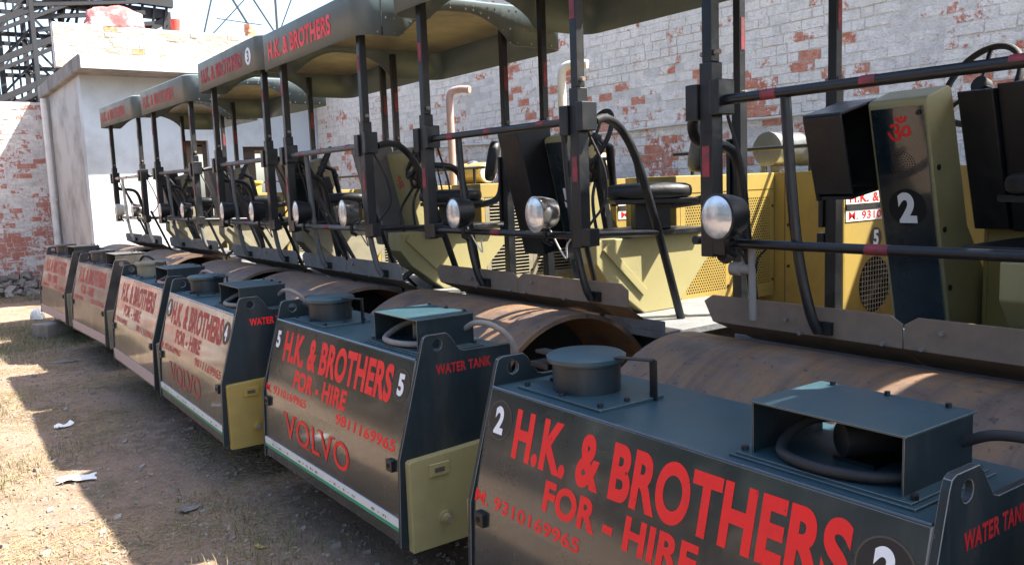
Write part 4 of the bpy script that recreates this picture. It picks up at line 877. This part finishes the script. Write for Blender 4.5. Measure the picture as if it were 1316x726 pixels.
# straw lying flat
mb = MB()
for (x, y) in scatter(11000, fg, -12, -2.2, -1, 2.5):
    a = random.random() * 6.28; L = random.uniform(.02, .09); z = ground_z(x, y) + .004
    mb.beam((x, y, z), (x + math.cos(a) * L, y + math.sin(a) * L, z + random.uniform(-.002, .012)), .0025)
tag(link('straw_litter', mb.mesh('straw_litter', 'leaf_dry')), 'dry straw stalks and twigs strewn on the ground', 'straw', kind='stuff')
mb = MB()
for (x, y) in scatter(4200, lambda x, y: 1, -14, -2.2, -1, 2.6):
    r_ = random.uniform(.004, .014) * (1.8 if random.random() < .06 else 1); z = ground_z(x, y); a = random.random() * 3
    mb.obox((x, y, z + r_ * .25), (r_ * math.cos(a), r_ * math.sin(a), r_ * .2), (-r_ * .7 * math.sin(a), r_ * .7 * math.cos(a), -r_ * .15), (0, 0, r_ * .5))
tag(link('gravel', mb.mesh('gravel', 'stone')), 'small stones and crumbs of masonry on the earth', 'gravel', kind='stuff')
# fallen leaves and scraps
mb = MB()
for (x, y) in scatter(1300, lambda x, y: 1, -12, -2.2, -.5, 2.4):
    a = random.random() * 6.28; L = random.uniform(.006, .022); z = ground_z(x, y) + .004
    c, s = math.cos(a), math.sin(a)
    mb.add([(x - c * L, y - s * L, z), (x - s * L * .5, y + c * L * .5, z + random.uniform(0, .012)), (x + c * L, y + s * L, z + random.uniform(0, .01)), (x + s * L * .5, y - c * L * .5, z + random.uniform(0, .012))], [(0, 1, 2, 3)])
tag(link('leaf_litter', mb.mesh('leaf_litter', 'leaf_dry')), 'fallen dry leaves scattered on the ground', 'leaves', kind='stuff')
def scrap(name, x, y, sx, sy, mat, label, cat, seed, h=.03):
    mb = MB(); n = 9
    for j in range(n):
        for i in range(n):
            u, v_ = i / (n - 1) - .5, j / (n - 1) - .5
            e = 1 + .25 * mn.noise(Vector((u * 4, v_ * 4, seed)))
            px, py = u * sx * e, v_ * sy * e
            mb.v.append((px, py, .012 + h * max(0, .3 + mn.noise(Vector((u * 2.6, v_ * 3.2, seed + 7))) * 1.3 + .25 * mn.noise(Vector((u * 9, v_ * 9, seed + 3))))))
    for j in range(n - 1):
        for i in range(n - 1): mb.f.append((j * n + i, j * n + i + 1, (j + 1) * n + i + 1, (j + 1) * n + i))
    o = link(name, mb.mesh(name, mat, 50), loc=(x, y, ground_z(x, y))); o.rotation_euler.z = seed
    sd = o.modifiers.new('thick', 'SOLIDIFY'); sd.thickness = .002
    return tag(o, label, cat)
scrap('paper_scrap', -6.35, .84, .24, .13, 'paper_white', 'torn white paper lying at the edge of the shadow', 'paper', 1.3, .022)
scrap('plastic_bag', -7.9, .98, .15, .08, 'paper_white', 'crumpled white plastic bag on the bare earth', 'bag', 2.1, .03)
scrap('plastic_sheet', -11.2, 1.45, .30, .10, 'grey_box', 'flattened grey plastic sheet lying near the dusty rollers', 'plastic sheet', 4.2, .01)
scrap('yellow_wrapper', -4.35, 1.42, .07, .03, 'yellow_paint', 'tiny yellow wrapper on the ground', 'wrapper', .4, .01)
scrap('grey_wrapper', -5.2, 1.28, .12, .08, 'grey_box', 'grey foil scrap among the grass', 'wrapper', 5.1, .02)
# concrete block, timber scraps, rubble at the foot of the brick wall
mb = MB(); mb.box(-.16, .16, -.20, .20, 0, .21)
o = tag(link('concrete_block', mb.mesh('concrete_block', 'stone'), loc=(-13.5, 1.66, -.03), bevel=.015), 'dark concrete block standing alone on the ground', 'block'); o.rotation_euler.z = .5
for i, (x, y, L, rz, z) in enumerate(((-12.9, 2.1, .55, .3, 0), (-12.6, 2.35, .42, .9, 0), (-12.4, 2.2, .5, -.2, .05), (-12.7, 2.55, .35, 1.4, 0))):
    mb = MB(); mb.box(-L / 2, L / 2, -.05, .05, 0, .05)
    o = tag(link('timber_scrap', mb.mesh('timber_scrap', 'door_wood'), loc=(x, y, z - .02), bevel=.004), ('longest dark timber offcut lying on the ground', 'dark timber offcut turned across beside the longest one', 'timber offcut propped on top of another dark offcut', 'shortest dark timber offcut, nearly end-on to the rollers')[i], 'timber', 'timber scraps'); o.rotation_euler.z = rz
mb = MB()
for i in range(420):
    y = random.uniform(-1.5, 2.7); x = -20.9 + random.random() ** 1.7 * 1.3; z = max(0, .38 * (1 - (x + 20.9) / 1.3) * random.random()); r_ = random.uniform(.04, .12)
    ax = Vector((random.uniform(-1, 1), random.uniform(-1, 1), random.uniform(-.5, .5))).normalized(); ay = ax.cross(Vector((0, .3, 1))).normalized(); az = ax.cross(ay)
    mb.obox((x, y, z), ax * r_, ay * r_ * .6, az * r_ * .45)
tag(link('rubble', mb.mesh('rubble', 'stone')), 'broken brick rubble heaped along the foot of the brick wall', 'rubble', kind='stuff')
lump('white_sack', (-15.6, 1.72, -.01), .08, .1, .16, 'paper_white', 'small white sack lying in the grass by the dustiest roller', 'sack', 9)

# ------------------------------------------------------------------ unseen trees added across the yard to darken the tank reflections
def reflection_tree_meshes():
    tr = MB(); tr.tube([(0, 0, -.1), (.05, .02, 1.5), (.12, -.05, 3.2), (.05, .05, 5.0)], [.26, .2, .15, .06], 10)
    for i in range(7):
        a = i * 2.4; z = 2.2 + i * .35; tr.tube([(.1, 0, z), (math.cos(a) * 1.1, math.sin(a) * 1.1, z + .9), (math.cos(a) * 2.0, math.sin(a) * 2.0, z + 1.3)], [.09, .05, .02], 6)
    cr_ = MB(); cl = [(Vector((random.uniform(-2.4, 2.4), random.uniform(-2.0, 2.0), random.uniform(.5, 6.4))), random.uniform(.7, 1.3)) for _ in range(46)]
    for c, r_ in cl:
        for _ in range(260):
            p_ = c + Vector((random.gauss(0, 1), random.gauss(0, 1), random.gauss(0, .8))) * r_ * .55; q = Vector((random.uniform(-1, 1), random.uniform(-1, 1), random.uniform(-.6, .6))).normalized(); r2 = q.cross(Vector((.2, .1, 1))).normalized(); L = random.uniform(.07, .14)
            cr_.add([p_ - q * L, p_ + r2 * L * .5, p_ + q * L, p_ - r2 * L * .5], [(0, 1, 2, 3)])
    return tr.mesh('reflection_trunk', 'door_wood', 60), cr_.mesh('reflection_crown', 'tree_leaf')
paint('tree_leaf', (.022, .034, .012), (.035, .042, .016), .7)
tm, cm_ = reflection_tree_meshes()
for i in range(10):
    e = empty('reflection_tree', (-34 + i * 4.0 + random.uniform(-.6, .6), -9.0 + random.uniform(-1, 1), 0), random.random() * 6); tag(e, 'unseen leafy tree added across the yard to darken tank reflections', 'tree', 'unseen trees added for tank reflections')
    link('reflection_trunk', tm, e); link('reflection_crown', cm_, e); e.scale = (1.1, 1.1, random.uniform(.9, 1.15))
